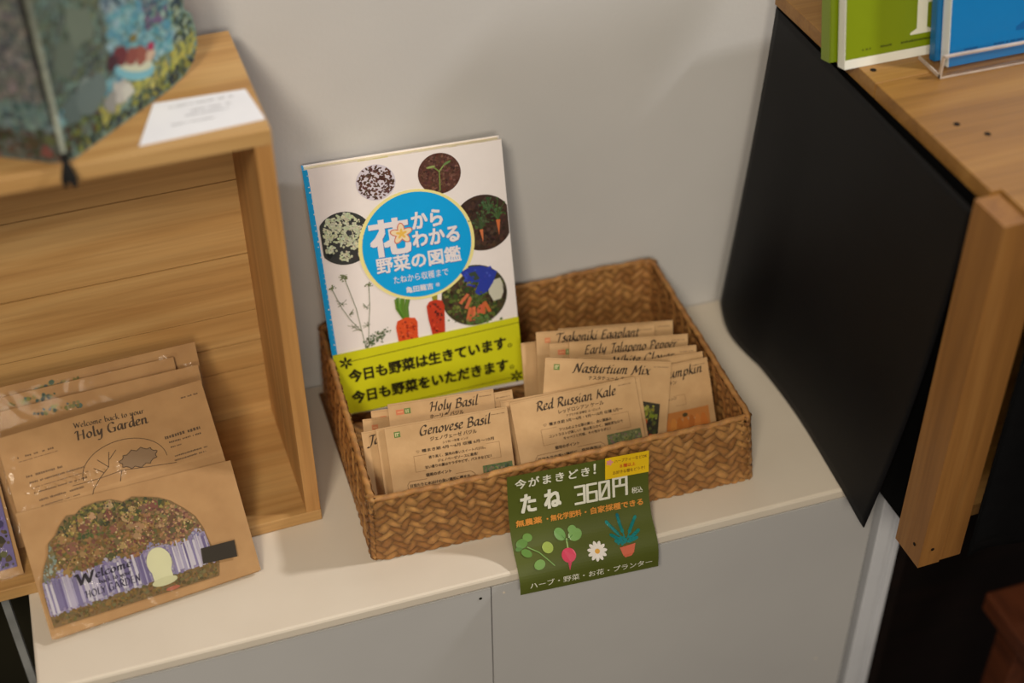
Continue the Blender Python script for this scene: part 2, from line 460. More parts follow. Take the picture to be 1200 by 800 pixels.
for x, z in ((.206, -.02), (.50, -.016), (.485, -.21)): mb.tube([(x, .6783, z), (x, .6779, z)], .0009, 'cabinet_paint', 8)
P(cab, mb, 'front_panel', bevel=.0006)
mb = MB()
mb.box((.5132, .690, -.752), (.519, .75, -.006), 'dark_olive')
mb.box((.519, .677, -.752), (.5312, .75, -.006), 'trim_paint')
for k in range(4):
    mb.box((.5314 + k * .0035, .6795 + .0015 * (k % 2), -.752), (.5348 + k * .0035, .75, -.006), 'trim_paint')
struct(mb.build('trim_1', bevel=.0008))

# stand below the right crate; its shade is put into near-black wood
st = tag(empty('display_stand', (.76, .81, -.752)), 'wooden stand coloured nearly black for the shadow beneath the right crate', 'stand')
mb = MB(); mb.box((.549, .70, -.025), (1.0, WALL - .003, -.0006), 'dark_wood'); P(st, mb, 'top_board')
mb = MB(); mb.box((.549, .895, -.70), (1.0, WALL - .004, -.0255), 'dark_wood'); P(st, mb, 'back_panel')
for x in (.552, .962):
    mb = MB(); mb.box((x, .72, -.752), (x + .035, .755, -.0255), 'dark_wood'); P(st, mb, 'leg')
mb = MB(); mb.box((.588, .73, -.72), (.96, .894, -.70), 'dark_wood'); P(st, mb, 'shelf')

# stool at lower right; brown wood, darkened in colour for the shade there
sl = tag(empty('stool', (.80, .60, -.752)), 'dark reddish brown wooden stool partly seen in the lower right shadow', 'stool')
mb = MB(); mb.box((.656, .50, -.222), (.95, .69, -.20), 'stool_wood'); P(sl, mb, 'seat', bevel=.003)
for x in (.672, .91):
    for y in (.515, .65):
        mb = MB(); mb.box((x, y, -.752), (x + .028, y + .028, -.222), 'stool_wood'); P(sl, mb, 'leg')

# side table below the left crate overhang
tb = tag(empty('side_table', (-.25, .85, -.752)), 'dark side table with thin grey metal legs under the left crate', 'table')
mb = MB(); mb.box((-.44, .792, -.019), (-.128, WALL - .003, -.0006), 'dark_olive'); P(tb, mb, 'table_top')
for x, y in ((-.1455, .80), (-.425, .80), (-.425, .905)):
    mb = MB(); mb.box((x - .0028, y - .0028, -.752), (x + .0028, y + .0028, -.019), 'grey_metal'); P(tb, mb, 'leg')
mb = MB(); mb.box((-.44, .908, -.752), (-.1275, WALL - .004, -.0195), 'dark_olive'); P(tb, mb, 'back_panel')  # dark panel added so the pale wall does not show below the crate

# ================================================================== LEFT CRATE
CY = 1.6
cr = tag(empty('wooden_crate', (.0929, .7725, 0), (0, 0, R(CY))), 'light pine open-fronted crate on its side holding bagged cards, at left', 'crate')
W, D, Hc, T = .43, .131, .3435, .0112
mb = MB(); mb.box((-W, 0, Hc - T), (0, D, Hc), 'pine_x'); mb.build('top_panel', cr, bevel=.0008)
mb = MB(); mb.box((-W, 0, 0.0004), (0, D, T), 'pine_x'); mb.build('bottom_panel', cr, bevel=.0008)
mb = MB(); mb.box((-T, .0006, T), (-.0002, D, Hc - T), 'pine_z'); mb.build('side_panel', cr, bevel=.0006)
mb = MB(); mb.box((-W, .0006, T), (-W + T, D, Hc - T), 'pine_z'); mb.build('side_panel', cr, bevel=.0006)
seams = [T, .060, .0855, .115, .168, .233, .29, Hc - T]
mb = MB()
for a, b in zip(seams, seams[1:]):
    off = random.uniform(0, .0008)
    mb.box((-W + T, D - .010 + off, a + .0005), (-T, D - .001, b - .0005), 'pine_x')
mb.box((-W + T, D - .0012, T), (-T, D - .0002, Hc - T), 'dark_wood')
mb.build('back_panel', cr)

# white label on top of crate
c = Canvas()
mb = MB(); mb.prism([(-.036, -.022), (.041, -.0185), (.037, .0205), (-.020, .0235)], 0, .0006, 'paper_white')
for (y, x0, x1) in ((.014, -.012, .028), (.006, .0, .026), (.001, -.004, .022), (-.007, -.014, .012)):
    c.squiggle(x0 * 1000, y * 1000, x1 * 1000, 1.6, (150, 150, 156), 1)
c.into(mb, lambda u, v, l: Vector((u * .001, v * .001, .0006 + HAIR * l)), 'print_matte')
lab = mb.build('paper_label', None, (.050, .8005, Hc + .0002), (0, 0, R(2)))
tag(lab, 'white paper label lying on top of the left wooden crate', 'label')

# die-cut picture card standing open on the crate
def picture_canvas(outline, colfn, n, rmin, rmax, seed):
    random.seed(seed)
    c = Canvas(); c.poly(outline, colfn(None), 1)
    xs = [p[0] for p in outline]; ys = [p[1] for p in outline]
    k = 0; lay = 2
    while k < n:
        x = random.uniform(min(xs), max(xs)); y = random.uniform(min(ys), max(ys))
        if not in_poly(x, y, outline): continue
        r = random.uniform(rmin, rmax)
        if not all(in_poly(x + r * 1.15 * math.cos(a), y + r * 1.15 * math.sin(a), outline) for a in (0, .8, 1.57, 2.36, 3.14, 3.9, 4.71, 5.5)):
            r *= .4
            if not all(in_poly(x + r * 1.15 * math.cos(a), y + r * 1.15 * math.sin(a), outline) for a in (0, 1.57, 3.14, 4.71)): continue
        col = colfn((x, y))
        c.blob(x, y, r, col, lay + (k % 12) * .5)
        k += 1
    return c
def card_mesh(outline, c, fn, thick, edge_mat, mat):
    mb = MB()
    n = len(outline)
    fr = [fn(u, v, 0) for u, v in outline]
    Nn = (fn(0, 0, 10) - fn(0, 0, 0)).normalized()
    bk = [p - Nn * thick for p in fr]
    t = tessellate_polygon([[Vector((x, y, 0)) for x, y in outline]])
    t = [tuple(q) for q in t]
    fs = []
    for q in t:
        ar = sum(outline[q[i]][0] * outline[q[(i + 1) % 3]][1] - outline[q[(i + 1) % 3]][0] * outline[q[i]][1] for i in range(3))
        fs.append(q if ar > 0 else tuple(reversed(q)))
    mb.add(fr, fs, edge_mat); mb.add(bk, [tuple(reversed(q)) for q in fs], edge_mat)
    mb.add(fr + bk, [(i, i + n, (i + 1) % n + n, (i + 1) % n) for i in range(n)], edge_mat)
    c.into(mb, fn, mat)
    return mb

pc = tag(empty('picture_card', (-.028, .7705, Hc + .0006)), 'folded die-cut card with painted lakeside scene standing on the left crate, black tassel', 'card')
wing = [(0, 2), (10, 0), (60, 0), (96, 0), (112, 2), (122, 7), (128, 16), (129, 26), (127, 38), (121, 44), (123, 58), (116, 70), (120, 84), (112, 98), (96, 112), (76, 122), (50, 130), (24, 134), (0, 135)]
def wingcol(p):
    if p is None: return (112, 138, 128)
    x, y = p
    if x < 52 and y > 34: base = random.choice([(84, 96, 84), (96, 112, 104), (70, 82, 78), (104, 112, 88)])
    elif y < 7 + .05 * x: base = random.choice([(58, 72, 66), (132, 136, 70), (80, 92, 60), (46, 58, 66)])
    elif y < 25 and x > 34: base = random.choice([(168, 166, 84), (180, 176, 96), (150, 150, 80), (110, 120, 84)])
    elif y < 24 and x <= 52: base = random.choice([(60, 74, 50), (104, 116, 52), (72, 56, 46), (90, 104, 92)])
    elif x > 108: base = random.choice([(46, 66, 78), (120, 130, 84), (150, 170, 150), (60, 80, 76)])
    elif y > 70: base = random.choice([(70, 92, 112), (120, 150, 160), (52, 76, 98), (150, 170, 176)])
    elif x > 84 and y > 46: base = random.choice([(96, 146, 156), (56, 84, 104), (140, 168, 160), (116, 96, 130)])
    else: base = random.choice([(98, 156, 172), (120, 172, 182), (84, 140, 160), (140, 178, 184)])
    return jit(base, 8)
c = picture_canvas(wing, wingcol, 3000, 1.0, 3.2, 5)
L = 9
c.ell(69, 29, 18.5, 7.5, (118, 176, 190), L, -.5); c.ell(69.8, 31.5, 16, 4.8, (196, 200, 176), L + 1, -.5)
for x, y, r, q in ((58, 42, 7, (104, 46, 52)), (68, 38, 7, (136, 74, 66)), (77, 34, 6.5, (146, 84, 72)), (84, 31, 4.5, (196, 172, 150)), (86, 36, 3.4, (166, 48, 84)), (72, 48, 3.4, (120, 110, 60)), (51, 42, 5.5, (66, 34, 44))): c.blob(x, y, r, q, L + 2, 9)
for x, y, r, q in ((52, 22, 8, (176, 174, 168)), (44, 18, 7, (140, 140, 136)), (59, 18, 6, (190, 190, 180)), (14, 30, 11, (86, 102, 100)), (30, 33, 13, (98, 114, 112)), (26, 38, 8, (118, 132, 128)), (16, 62, 13, (92, 104, 92)), (32, 74, 15, (104, 116, 102))): c.blob(x, y, r, q, L + 1, 11)
U, V, Nn = axes(0, 44)
mb = card_mesh(wing, c, flat(U, V, Nn), .0016, 'kraft_card', 'print_matte'); mb.build('cover_panel', pc)
lw = [(-x, y) for x, y in wing]; lw.reverse()
def lwcol(p):
    if p is None: return (84, 92, 88)
    x, y = p
    if y < 22: base = random.choice([(60, 58, 44), (96, 70, 60), (60, 66, 44), (88, 88, 84)])
    elif y < 40: base = random.choice([(96, 120, 120), (70, 88, 92), (112, 130, 126)])
    else: base = random.choice([(110, 110, 108), (92, 94, 94), (126, 124, 120), (74, 80, 84)])
    return jit(base, 8)
c = picture_canvas(lw, lwcol, 2400, 1.2, 3.6, 6)
for x, y, r, q in ((-10, 8, 5, (120, 70, 64)), (-18, 13, 5, (70, 60, 40)), (-6, 16, 4, (90, 96, 60))): c.blob(x, y, r, q, L, 9)
U, V, Nn = axes(0, -30)
mb = card_mesh(lw, c, flat(U, V, Nn), .0016, 'kraft_card', 'print_matte'); mb.build('cover_panel', pc)
mb = MB(); mb.tube([(.0002, -.0022, .135), (.0004, -.0024, .07), (0, -.0022, .002)], .0016, 'cord_grey', 8)
mb.tube([(-.0035, -.0016, .135), (-.0025, -.0018, .06), (-.0015, -.0012, .03)], .0014, 'tassel_black', 8)
cord = mb.build('spine_cord', pc, smooth=True)
mb = MB()
for k in range(22):
    a = random.uniform(-.0045, .0045); b = random.uniform(-.002, .002)
    mb.tube([(0, -.0022, .006), (a * .4, -.006 + b * .4, .0035), (a * 1.0, -.0085 + b, -.0075 + random.uniform(-.003, .003))], .0008, 'tassel_black', 5)
mb.tube([(0, -.0022, .010), (0, -.0028, .004)], .0024, 'tassel_black', 8)
ts_ = mb.build('tassel', cord); ts_['label'] = 'black tassel'

# ================================================================== BAGGED CARDS
def film(mb, x0, y0, x1, y1, U, V, Nn, lift):
    random.seed(int(x1 * 10) + int(y1))
    ph = random.uniform(0, 6)
    def f(a, b):
        u = (x0 + (x1 - x0) * a) * .001; v = (y0 + (y1 - y0) * b) * .001
        e = min(a, 1 - a, b, 1 - b)
        wv = .0006 * math.sin(9 * a + 5 * b + ph) * math.sin(7 * b - 3 * a + ph) + .0001 * math.sin(31 * a + 17 * b)
        cr = math.exp(-((u + .035) / .03) ** 2) * math.exp(-((v - .099) / .008) ** 2) if y0 > 50 else 0
        wv += cr * .0011 * math.sin(u * 900 + 60 * math.sin(v * 160))
        return U * u + V * v + Nn * (lift + min(1, e * 8) * (.0008 + wv))
    mb.grid(f, 90, 60, 'clear_film')
INK = (70, 52, 34)
def bag_thing(name, label, loc, lean, yaw, roll, w, h, full, seed):
    random.seed(seed)
    t = empty(name, loc); tag(t, label, 'card', 'bagged kraft cards in the left crate')
    U, V, Nn = axes(lean, yaw, roll)
    # header / backing card
    c = Canvas()
    if full:
        c.nib('Welcome back to your', -21, 137.0, 28.5, 2.4, INK, 1, ang=25, wid=.26, thin=.1, shear=0, slope=-3.4)
        c.nib('Holy Garden', -21.5, 128.2, 29.5, 4.3, INK, 1, ang=22, wid=.28, thin=.1, shear=0, slope=-2.2)
        c.squiggle(56, 136, 69, 1.2, (96, 74, 52), 1)
        for y, x0, x1, hh in ((127.5, -63, -38, 1.5), (125, -63, -36, .6), (113, -61, -36, 1.8), (108.5, -60, -22, 1.4), (105, -60, -20, .6), (101, -59, -21, 1.2), (95, -58, -26, 1.5), (91, -57, -30, 1)):
            c.squiggle(x0, y, x1, hh, (104, 80, 56), 1)
        for y, x0, x1, hh in ((111, 37, 63, 2.4), (107.5, 38, 63, 1.4), (104, 39, 47, 1.2), (97, 39, 64, 1.3), (94, 39, 62, 1.3)):
            c.squiggle(x0, y, x1, hh, (90, 68, 46), 1)
        arc = [(5 + 30 * math.cos(a), 100 + 20 * math.sin(a)) for a in [math.pi * k / 24 for k in range(25)]]
        c.line(arc, .45, INK, 1)
        c.line([(-33, 98.5), (-14, 98), (2, 99), (20, 96), (40, 93)], .4, INK, 1)
        for q in ([(-14, 98), (-6, 104), (-3, 114)], [(-6, 104), (-12, 111)], [(-4, 109), (2, 114)], [(-14, 98), (-20, 92), (-22, 88)], [(2, 99), (-1, 92)], [(-10, 101), (-16, 106)]): c.line(q, .5, INK, 1)
        bush = [(3 + 12.5 + 13 * math.cos(a) * (1 + .08 * math.sin(9 * a)), 104 + 6.2 * math.sin(a) * (1 + .16 * math.sin(11 * a))) for a in [2 * math.pi * k / 44 for k in range(44)]]
        c.poly(bush, (138, 112, 84), 1); c.line(bush + bush[:1], .5, INK, 2)
    else:
        for k in range(26):
            x = -46 + random.uniform(0, 34)
            c.blob(x, h - 4.5 - random.uniform(0, 3.5) - abs(x + 28) * .08, random.uniform(.9, 2.2), jit(random.choice([(130, 124, 74), (96, 116, 112), (150, 134, 80), (84, 96, 84)]), 12), 1 + k % 5)
    mb = MB(); o2 = w * 500
    pts = [(-o2, 0), (o2, 0), (o2, h * 1000 if not full else h * 1000), (-o2, h * 1000)]
    if not full:
        c2 = Canvas(); c2.items = [i for i in c.items]
        for i in range(len(c2.items)):
            vs, fs, col, ly = c2.items[i]; c2.items[i] = ([(x, y + h * 1000 - h) for x, y in vs], fs, col, ly)
        c = c2
    mb = card_mesh(pts, c, flat(U, V, Nn), .0008, 'kraft_card', 'print_matte'); mb.build('backing_card', t)
    if full:
        c = Canvas()
        env = [(-75.5, .8), (74.5, .8), (76.5, 83), (-74.6, 91.5)]
        mb = card_mesh(env, c, flat(U, V, Nn, .0024), .0012, 'kraft_card', 'print_matte'); env_o = mb.build('envelope', t)
        # die cut scene
        out = [(-72, 8), (45, 6.5), (47.5, 15), (45.5, 30), (44, 42), (41, 52), (35, 60), (27, 68.5), (20, 73), (12, 76), (3, 79), (-4, 77.5), (-11, 81.5), (-21, 83), (-31, 82.5), (-37, 79), (-43, 80), (-49, 75), (-54, 69), (-60, 65), (-62, 58), (-67, 50), (-71, 41), (-72.5, 28)]
        def dc(p):
            if p is None: return (122, 98, 62)
            x, y = p
            lim = 40 - .02 * x + 4 * math.sin(x * .2)
            if y > lim:
                if x < -58: b = random.choice([(120, 130, 120), (110, 104, 66), (150, 160, 150)])
                elif y > 66: b = random.choice([(96, 92, 46), (70, 76, 42), (150, 134, 70), (60, 60, 40)])
                elif -40 < x < -22 and y > 60: b = random.choice([(60, 72, 38), (84, 92, 46)])
                elif x > 15: b = random.choice([(150, 112, 82), (176, 140, 100), (108, 70, 62), (120, 110, 70)])
                else: b = random.choice([(112, 70, 52), (140, 108, 60), (120, 92, 46), (92, 88, 44), (150, 112, 76)])
            elif y < 16 + .012 * (x + 72) and y < 20: b = random.choice([(118, 92, 48), (134, 106, 56), (98, 82, 46), (110, 100, 62)])
            else: b = random.choice([(146, 138, 166), (126, 118, 154), (166, 160, 176)])
            return jit(b, 8)
        c = picture_canvas(out, dc, 3600, .6, 1.7, 9)
        ex = Canvas()
        for q in range(70):
            x = random.uniform(-66, 42); y = random.uniform(42, 78)
            if in_poly(x, y, out) and in_poly(x - 5, y, out) and in_poly(x + 5, y, out) and in_poly(x, y + 4, out):
                ex.blob(x, y, random.uniform(2.5, 4.5), jit(random.choice([(84, 78, 44), (150, 122, 76), (120, 78, 60), (100, 86, 48), (166, 136, 96)]), 10), 7.2 + q % 5 * .2, 9)
                for z in range(14):
                    a = random.uniform(0, 6.28); ex.blob(x + 2.6 * math.cos(a), y + 2.6 * math.sin(a), random.uniform(.5, 1.0), jit(random.choice([(186, 158, 108), (150, 126, 70), (92, 70, 46), (110, 104, 56), (134, 92, 78)]), 14), 8.3 + z % 3 * .2, 6)
        c.items += ex.items
        c.items.insert(1, ([(-72, 17), (45.6, 17.5), (44, 40), (-71, 40)], [(0, 1, 2, 3)], (152, 142, 180), 1.2))
        x = -70.0
        while x < 43:
            if not (-1 < x < 17):
                wd = random.uniform(1.0, 2.6)
                lo = 16 + random.uniform(0, 3) + .5; hi = 36 + random.uniform(0, 5)
                if in_poly(x, lo, out) and in_poly(x + wd, hi, out):
                    c.poly([(x, lo), (x + wd, lo), (x + wd * .8, hi), (x + .2, hi)], random.choice([(118, 110, 148), (190, 186, 198), (170, 164, 186), (130, 122, 160), (200, 196, 206), (104, 94, 136), (156, 150, 178)]), 9)
                x += wd * .9
            else: x += 1
        # pale doorway and path
        c.ell(8, 29, 8.6, 10.5, (206, 206, 168), 10); c.rect(1, 14, 14.5, 28, (206, 206, 168), 10); c.ell(8, 15, 9, 3, (196, 196, 156), 10)
        c.ell(12, 8.6, 5, 1.4, (170, 96, 70), 10)
        c.nib('W', -49.5, 30.2, -36, 5.2, (30, 24, 36), 11, ang=25, wid=.3, thin=.1, shear=0)
        c.nib('elcome', -36, 32.2, -10, 3.4, (40, 34, 56), 11, ang=25, wid=.28, thin=.1, shear=0)
        c.nib('back to your', -35, 27.4, -12, 2.0, (40, 34, 56), 11, ang=25, wid=.28, thin=.1, shear=0)
        c.nib('HOLY GARDEN', -46, 20.6, -7, 3.2, (46, 38, 66), 11, ang=25, wid=.28, thin=.12, shear=0)
        mb = card_mesh(out, c, flat(U, V, Nn, .0040), .0010, 'paper_white', 'print_matte'); mb.build('diecut_card', t)
        mb = MB(); c = Canvas(); c.poly([(36.5, 18), (61, 15.5), (62.2, 27.5), (38.0, 29)], (44, 36, 24), 0)
        c.into(mb, flat(U, V, Nn, .0054), 'print_matte'); lb = mb.build('dark_label', env_o, solid=.0003); lb['label'] = 'dark blank strip label'
        mb = MB(); film(mb, -76, -1, 76.5, 90, U, V, Nn, .0056); mb.build('clear_bag', t, smooth=True)
        mb = MB(); film(mb, -74, 92, 73.5, 149, U, V, Nn, .0009); mb.build('clear_bag', t, smooth=True)
    else:
        mb = MB(); film(mb, -w * 500 - 2, -1, w * 500 + 3, h * 1000 + 3, U, V, Nn, .0008); mb.build('clear_bag', t, smooth=True)
    return t
U, V, Nn = axes(45, 6.7)
base = Vector((-.10785, .71654, .0035)) + U * .0735
bag_thing('bagged_card', 'frontmost bagged kraft card reading Holy Garden, die-cut forest picture below', base, 45, 6.7, 0, .1467, .1452, True, 3)
def behind(label, tr, lean, yaw, roll, w, seed):
    U, V, Nn = axes(lean, yaw, roll)
    h = (tr[2] - .0125) / V.z
    mid = Vector(tr) - U * (w / 2) - V * h
    mid.z = max(mid.z, .0122)
    return bag_thing('bagged_card', label, mid, lean, yaw, roll, w, h, False, seed)
behind('bagged kraft card directly behind the frontmost Holy Garden card, painted tips showing', (.0268, .8556, .1043), 32, 5, -1.5, .148, 21)
behind('bagged kraft card second from the back, its corner cut short by shiny film', (.0106, .8636, .1097), 29, 5, -1.5, .148, 22)
behind('rearmost bagged kraft card resting near the crate back boards, clear film sticking up', (.0280, .8712, .1135), 24, 5, -1.5, .148, 23)
# sixth card at the far left edge
lt = bag_thing('bagged_card', 'bagged card at the far left edge, only its violet picture showing', (-.1940, .772, .0128), 40, 4, 0, .142, .112, False, 24)
c = Canvas(); random.seed(3)
def lc(p):
    if p is None: return (110, 100, 150)
    return jit(random.choice([(96, 84, 150), (130, 120, 176), (70, 62, 110), (60, 60, 60)]) if p[1] > 34 else random.choice([(90, 84, 50), (70, 64, 40)]), 12)
c = picture_canvas([(-66, 6), (68, 6), (69, 60), (50, 86), (0, 92), (-50, 86), (-67, 60)], lc, 400, 1.5, 4, 8)
U, V, Nn = axes(40, 4)
mb = card_mesh([(-66, 6), (68, 6), (69, 60), (50, 86), (0, 92), (-50, 86), (-67, 60)], c, flat(U, V, Nn, .0012), .0005, 'paper_white', 'print_matte'); mb.build('diecut_card', lt)

# ================================================================== BASKET
BB = [(.1178, .7182), (.4196, .7082), (.4200, .9140), (.1235, .9150)]
BT = [(.1192, .7137), (.4120, .7092), (.4158, .9182), (.1262, .9182)]
BH = .066
def path(t, z, inset=0.0, rad=.012):
    """point on rounded outline; t in [0,4) one unit per side"""
    k = min(max(z / BH, 0), 1)
    C = [Vector((b[0] * (1 - k) + r[0] * k, b[1] * (1 - k) + r[1] * k)) for b, r in zip(BB, BT)]
    i = int(t) % 4; f = t - int(t)
    a, b = C[i], C[(i + 1) % 4]
    d = (b - a); Ls = d.length; d.normalize(); nin = Vector((-d.y, d.x))
    s = f * Ls
    p = a + d * s
    off = inset
    e = min(s, Ls - s)
    if e < rad: off = inset + (rad - math.sqrt(max(rad * rad - (rad - e) ** 2, 0))) * .414 * 1.0
    bow = .0018 * math.sin(math.pi * f) * math.sin(math.pi * k)
    return p + nin * (off - bow), nin, s + sum((C[(j + 1) % 4] - C[j]).length for j in range(i))
pitch = .0084
hsh = rng.random((997,))
def weave(s, z, seed):
    s += .0013 * math.sin(z * 330 + s * 61) + .0008 * math.sin(s * 143 + 2); z += .0011 * math.sin(s * 97) + .0007 * math.sin(s * 251 + 1)
    a = (s + z) / pitch; b = (s - z) / pitch
    i, j = math.floor(a), math.floor(b); fa, fb = a - i, b - j
    over = ((i + j) % 4) < 2
    if over:
        q = (i + j) % 2; run = ((fb + (0 if (i + j) % 4 == 0 else 1)) / 2)
        h = (1 - abs(2 * fa - 1) ** 3) * (.45 + .55 * math.sin(math.pi * run)); k = hsh[(i * 13 + seed) % 997]
    else:
        run = ((fa + (0 if (i + j) % 4 == 2 else 1)) / 2)
        h = (1 - abs(2 * fb - 1) ** 3) * (.45 + .55 * math.sin(math.pi * run)); k = hsh[(j * 29 + 400 + seed) % 997]
    return h, k
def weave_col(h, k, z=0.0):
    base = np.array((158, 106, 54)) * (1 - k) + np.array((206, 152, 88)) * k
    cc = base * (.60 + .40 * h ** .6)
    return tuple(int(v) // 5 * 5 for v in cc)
bk = tag(empty('basket', (.27, .815, .0)), 'low rectangular woven seagrass basket full of seed packets', 'basket')
def wall_mesh(inset, sgn, seed, z0, z1, step):
    nz = int((z1 - z0) / step)
    ts = []
    for i in range(4):
        Ls = .295 if i % 2 == 0 else .2
        n = int(Ls / step); ts += [i + q / n for q in range(n)]
    vs = []; hk = []
    for r in range(nz + 1):
        z = z0 + (z1 - z0) * r / nz
        for t in ts:
            p, nin, s = path(t, z, inset)
            h, k = weave(s + .05 * math.sin(z * 3), z, seed)
            d = nin * (-sgn * h * .0015)
            vs.append((p.x + d.x - .27, p.y + d.y - .815, z)); hk.append((h, k))
    n = len(ts); fs = []; cs = []
    for r in range(nz):
        for q in range(n):
            q2 = (q + 1) % n
            f = (r * n + q, r * n + q2, (r + 1) * n + q2, (r + 1) * n + q)
            fs.append(f if sgn > 0 else tuple(reversed(f)))
            h, k = hk[r * n + q]
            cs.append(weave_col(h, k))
    mb = MB(); mb.v = vs; mb.f = fs; mb.m = [0] * len(fs); mb.c = cs; mb.mats = ['basket_weave']
    return mb
mb = wall_mesh(.0012, 1, 0, 0.0008, BH, .00085)
mi = wall_mesh(.0046, -1, 50, 0.0035, BH, .00100)
o = len(mb.v); mb.v += mi.v; mb.f += [tuple(i + o for i in f) for f in mi.f]; mb.m += mi.m; mb.c += mi.c
mb.build('woven_wall', bk, smooth=True)
def floorfn(a, b):
    x = BB[0][0] + .006 + (BB[1][0] - BB[0][0] - .012) * a; y = .722 + (.908 - .722) * b
    h, k = weave(x, y, 9); return (x - .27, y - .815, .0034 + h * .0012)
mb = MB(); mb.grid(floorfn, 300, 190, 'basket_weave')
cs = []
for jv in range(190):
    for iu in range(300):
        x = BB[0][0] + .006 + (BB[1][0] - BB[0][0] - .012) * iu / 300; y = .722 + .186 * jv / 190
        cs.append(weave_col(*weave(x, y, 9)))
mb.c = cs
mb.box((BB[0][0] - .27 + .002, .7265 - .815, .0006), (BB[1][0] - .27 - .002, .909 - .815, .003), 'basket_weave', (110, 70, 30))
mb.build('woven_base', bk)
pts = []; meta = []
for i in range(4):
    n = 190 if i % 2 == 0 else 130
    for q in range(n):
        p, nin, s = path(i + q / n, BH, .0026)
        pts.append((p.x - .27, p.y - .815, BH + .0006 * math.sin(s * 70) + .0004 * math.sin(s * 210))); meta.append(s)
mb = MB(); n = 10
mb.tube(pts, lambda i: (lambda t: .0024 * (1 + .07 * math.sin(t * 1 + meta[i] * 520))), 'basket_weave', n, None, True)
for k in range(len(mb.c)):
    s = meta[min(k // n, len(meta) - 1)]; t = 2 * math.pi * (k % n) / n
    g = .5 + .5 * math.sin(t + s * 520); kk = hsh[int((s * 520 + t) / (2 * math.pi)) % 997]
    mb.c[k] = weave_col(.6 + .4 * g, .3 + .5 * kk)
mb.build('braided_rim', bk, smooth=True)

# ================================================================== BOOK
BK0 = Vector((.2043, .8556, .018))
U, V, Nn = axes(12.45, -5.58, 1.76)
bw, bh, bt = 148.0, 210.0, 10.5
book = tag(empty('book', BK0), 'upright Japanese vegetable book with blue title circle leaning behind the packets', 'book')
def bf(base=0.0):
    return lambda u, v, l: U * ((u - bw / 2) * .001) + V * (v * .001) + Nn * (base + HAIR * l)
f0 = bf()
mb = MB()
def bbox(mb, u0, v0, u1, v1, n0, n1, mat, col=None):
    P = [U * ((u - bw / 2) * .001) + V * (v * .001) + Nn * (n * .001) for n in (n0, n1) for v in (v0, v1) for u in (u0, u1)]
    mb.add(P, [(0, 2, 3, 1), (4, 5, 7, 6), (0, 1, 5, 4), (2, 6, 7, 3), (0, 4, 6, 2), (1, 3, 7, 5)], mat, col)
WHT = (246, 240, 241); BLU = (0, 168, 240)
bbox(mb, 0, 0, bw, bh, -.8, 0, 'print_gloss', WHT)
bbox(mb, 0, 0, bw, bh, -bt, -bt + .8, 'print_gloss', WHT)
bbox(mb, -1.0, 0, .4, bh, -bt, 0, 'print_gloss', BLU)
c = Canvas()
sq = [(0, 0), (3.2, 0), (3.3, 100), (2.9, 208), (2.6, bh), (0, bh)]
c.poly(sq, BLU, .5)
random.seed(4)
for k in range(34):   # torn jacket edge flecks
    y = 60 + k * 4.4; c.blob(3.0 + random.uniform(-1.2, .2), y, random.uniform(.3, .9), (225, 232, 236), 1, 6)
def disc_pic(cx, cy, r, colors, n, rr, back, seed, clipx=None):
    random.seed(seed)
    clip = None
    if clipx is not None: clip = lambda p: (max(min(p[0], clipx[1]), clipx[0]), p[1])
    c.ell(cx, cy, r, r, back, 1, n=48, clip=clip)
    k = 0
    while k < n:
        x = random.uniform(-r, r); y = random.uniform(-r, r)
        q = random.uniform(*rr)
        if math.hypot(x, y) > r - q * 1.15: continue
        if clipx is not None and not (clipx[0] + q * 1.2 < cx + x < clipx[1] - q * 1.2): continue
        c.blob(cx + x, cy + y, q, jit(random.choice(colors), 10), 2 + (k % 6) * .3); k += 1
# seeds
random.seed(12)
c.ell(51, 192, 14.8, 14.2, (216, 210, 224), 1, n=40)
for k in range(230):
    a = random.uniform(0, 6.28); q = 13.6 * math.sqrt(random.random())
    c.ell(51 + q * math.cos(a), 192 + q * math.sin(a) * .96, random.uniform(.55, .8), random.uniform(.9, 1.5), jit((92, 62, 52), 18), 2 + (k % 5) * .2, random.uniform(0, 3.1), 7)
# sprout
disc_pic(99, 191.2, 16.2, [(92, 58, 48), (110, 72, 60), (76, 46, 38), (128, 90, 78)], 330, (.5, 1.6), (90, 56, 46), 13)
c.line([(98, 178), (98.6, 186), (99, 193), (95, 197), (91, 197.5)], 1.0, (120, 140, 70), 5); c.line([(99, 193), (103, 197.5), (107.5, 199.5)], 1.0, (140, 160, 90), 5)
c.ell(93, 197.4, 3.4, .9, (150, 170, 100), 5.3, .1, 12); c.ell(105.5, 198.8, 3.2, .9, (110, 140, 80), 5.3, .4, 12)
# carrots in soil
disc_pic(128, 146, 23, [(66, 46, 36), (80, 58, 46), (54, 38, 30)], 420, (.7, 2.2), (64, 46, 36), 14, (100, 147.6))
random.seed(15)
def fern(x, y, h, w, col, lay):
    for k in range(26):
        a = random.uniform(.5, 2.64); q = h * random.uniform(.3, 1)
        if x + q * math.cos(a) * w > 146: continue
        c.line([(x, y), (x + q * .5 * math.cos(a) * w, y + q * .6), (x + q * math.cos(a) * w, y + q * math.sin(a))], .35, jit(col, 14), lay)
        c.blob(x + q * math.cos(a) * w, y + q * math.sin(a), random.uniform(.5, 1.3), jit(col, 16), lay + .2, 6)
fern(126, 140, 17, .75, (70, 92, 56), 5); fern(139.5, 146, 19, .7, (74, 104, 60), 5); fern(133, 154, 12, .7, (70, 100, 62), 5)
c.poly([(124.6, 141), (127.4, 141), (126.6, 130)], (214, 122, 76), 6); c.poly([(138, 147), (141.4, 147), (139.4, 134)], (214, 116, 66), 6)
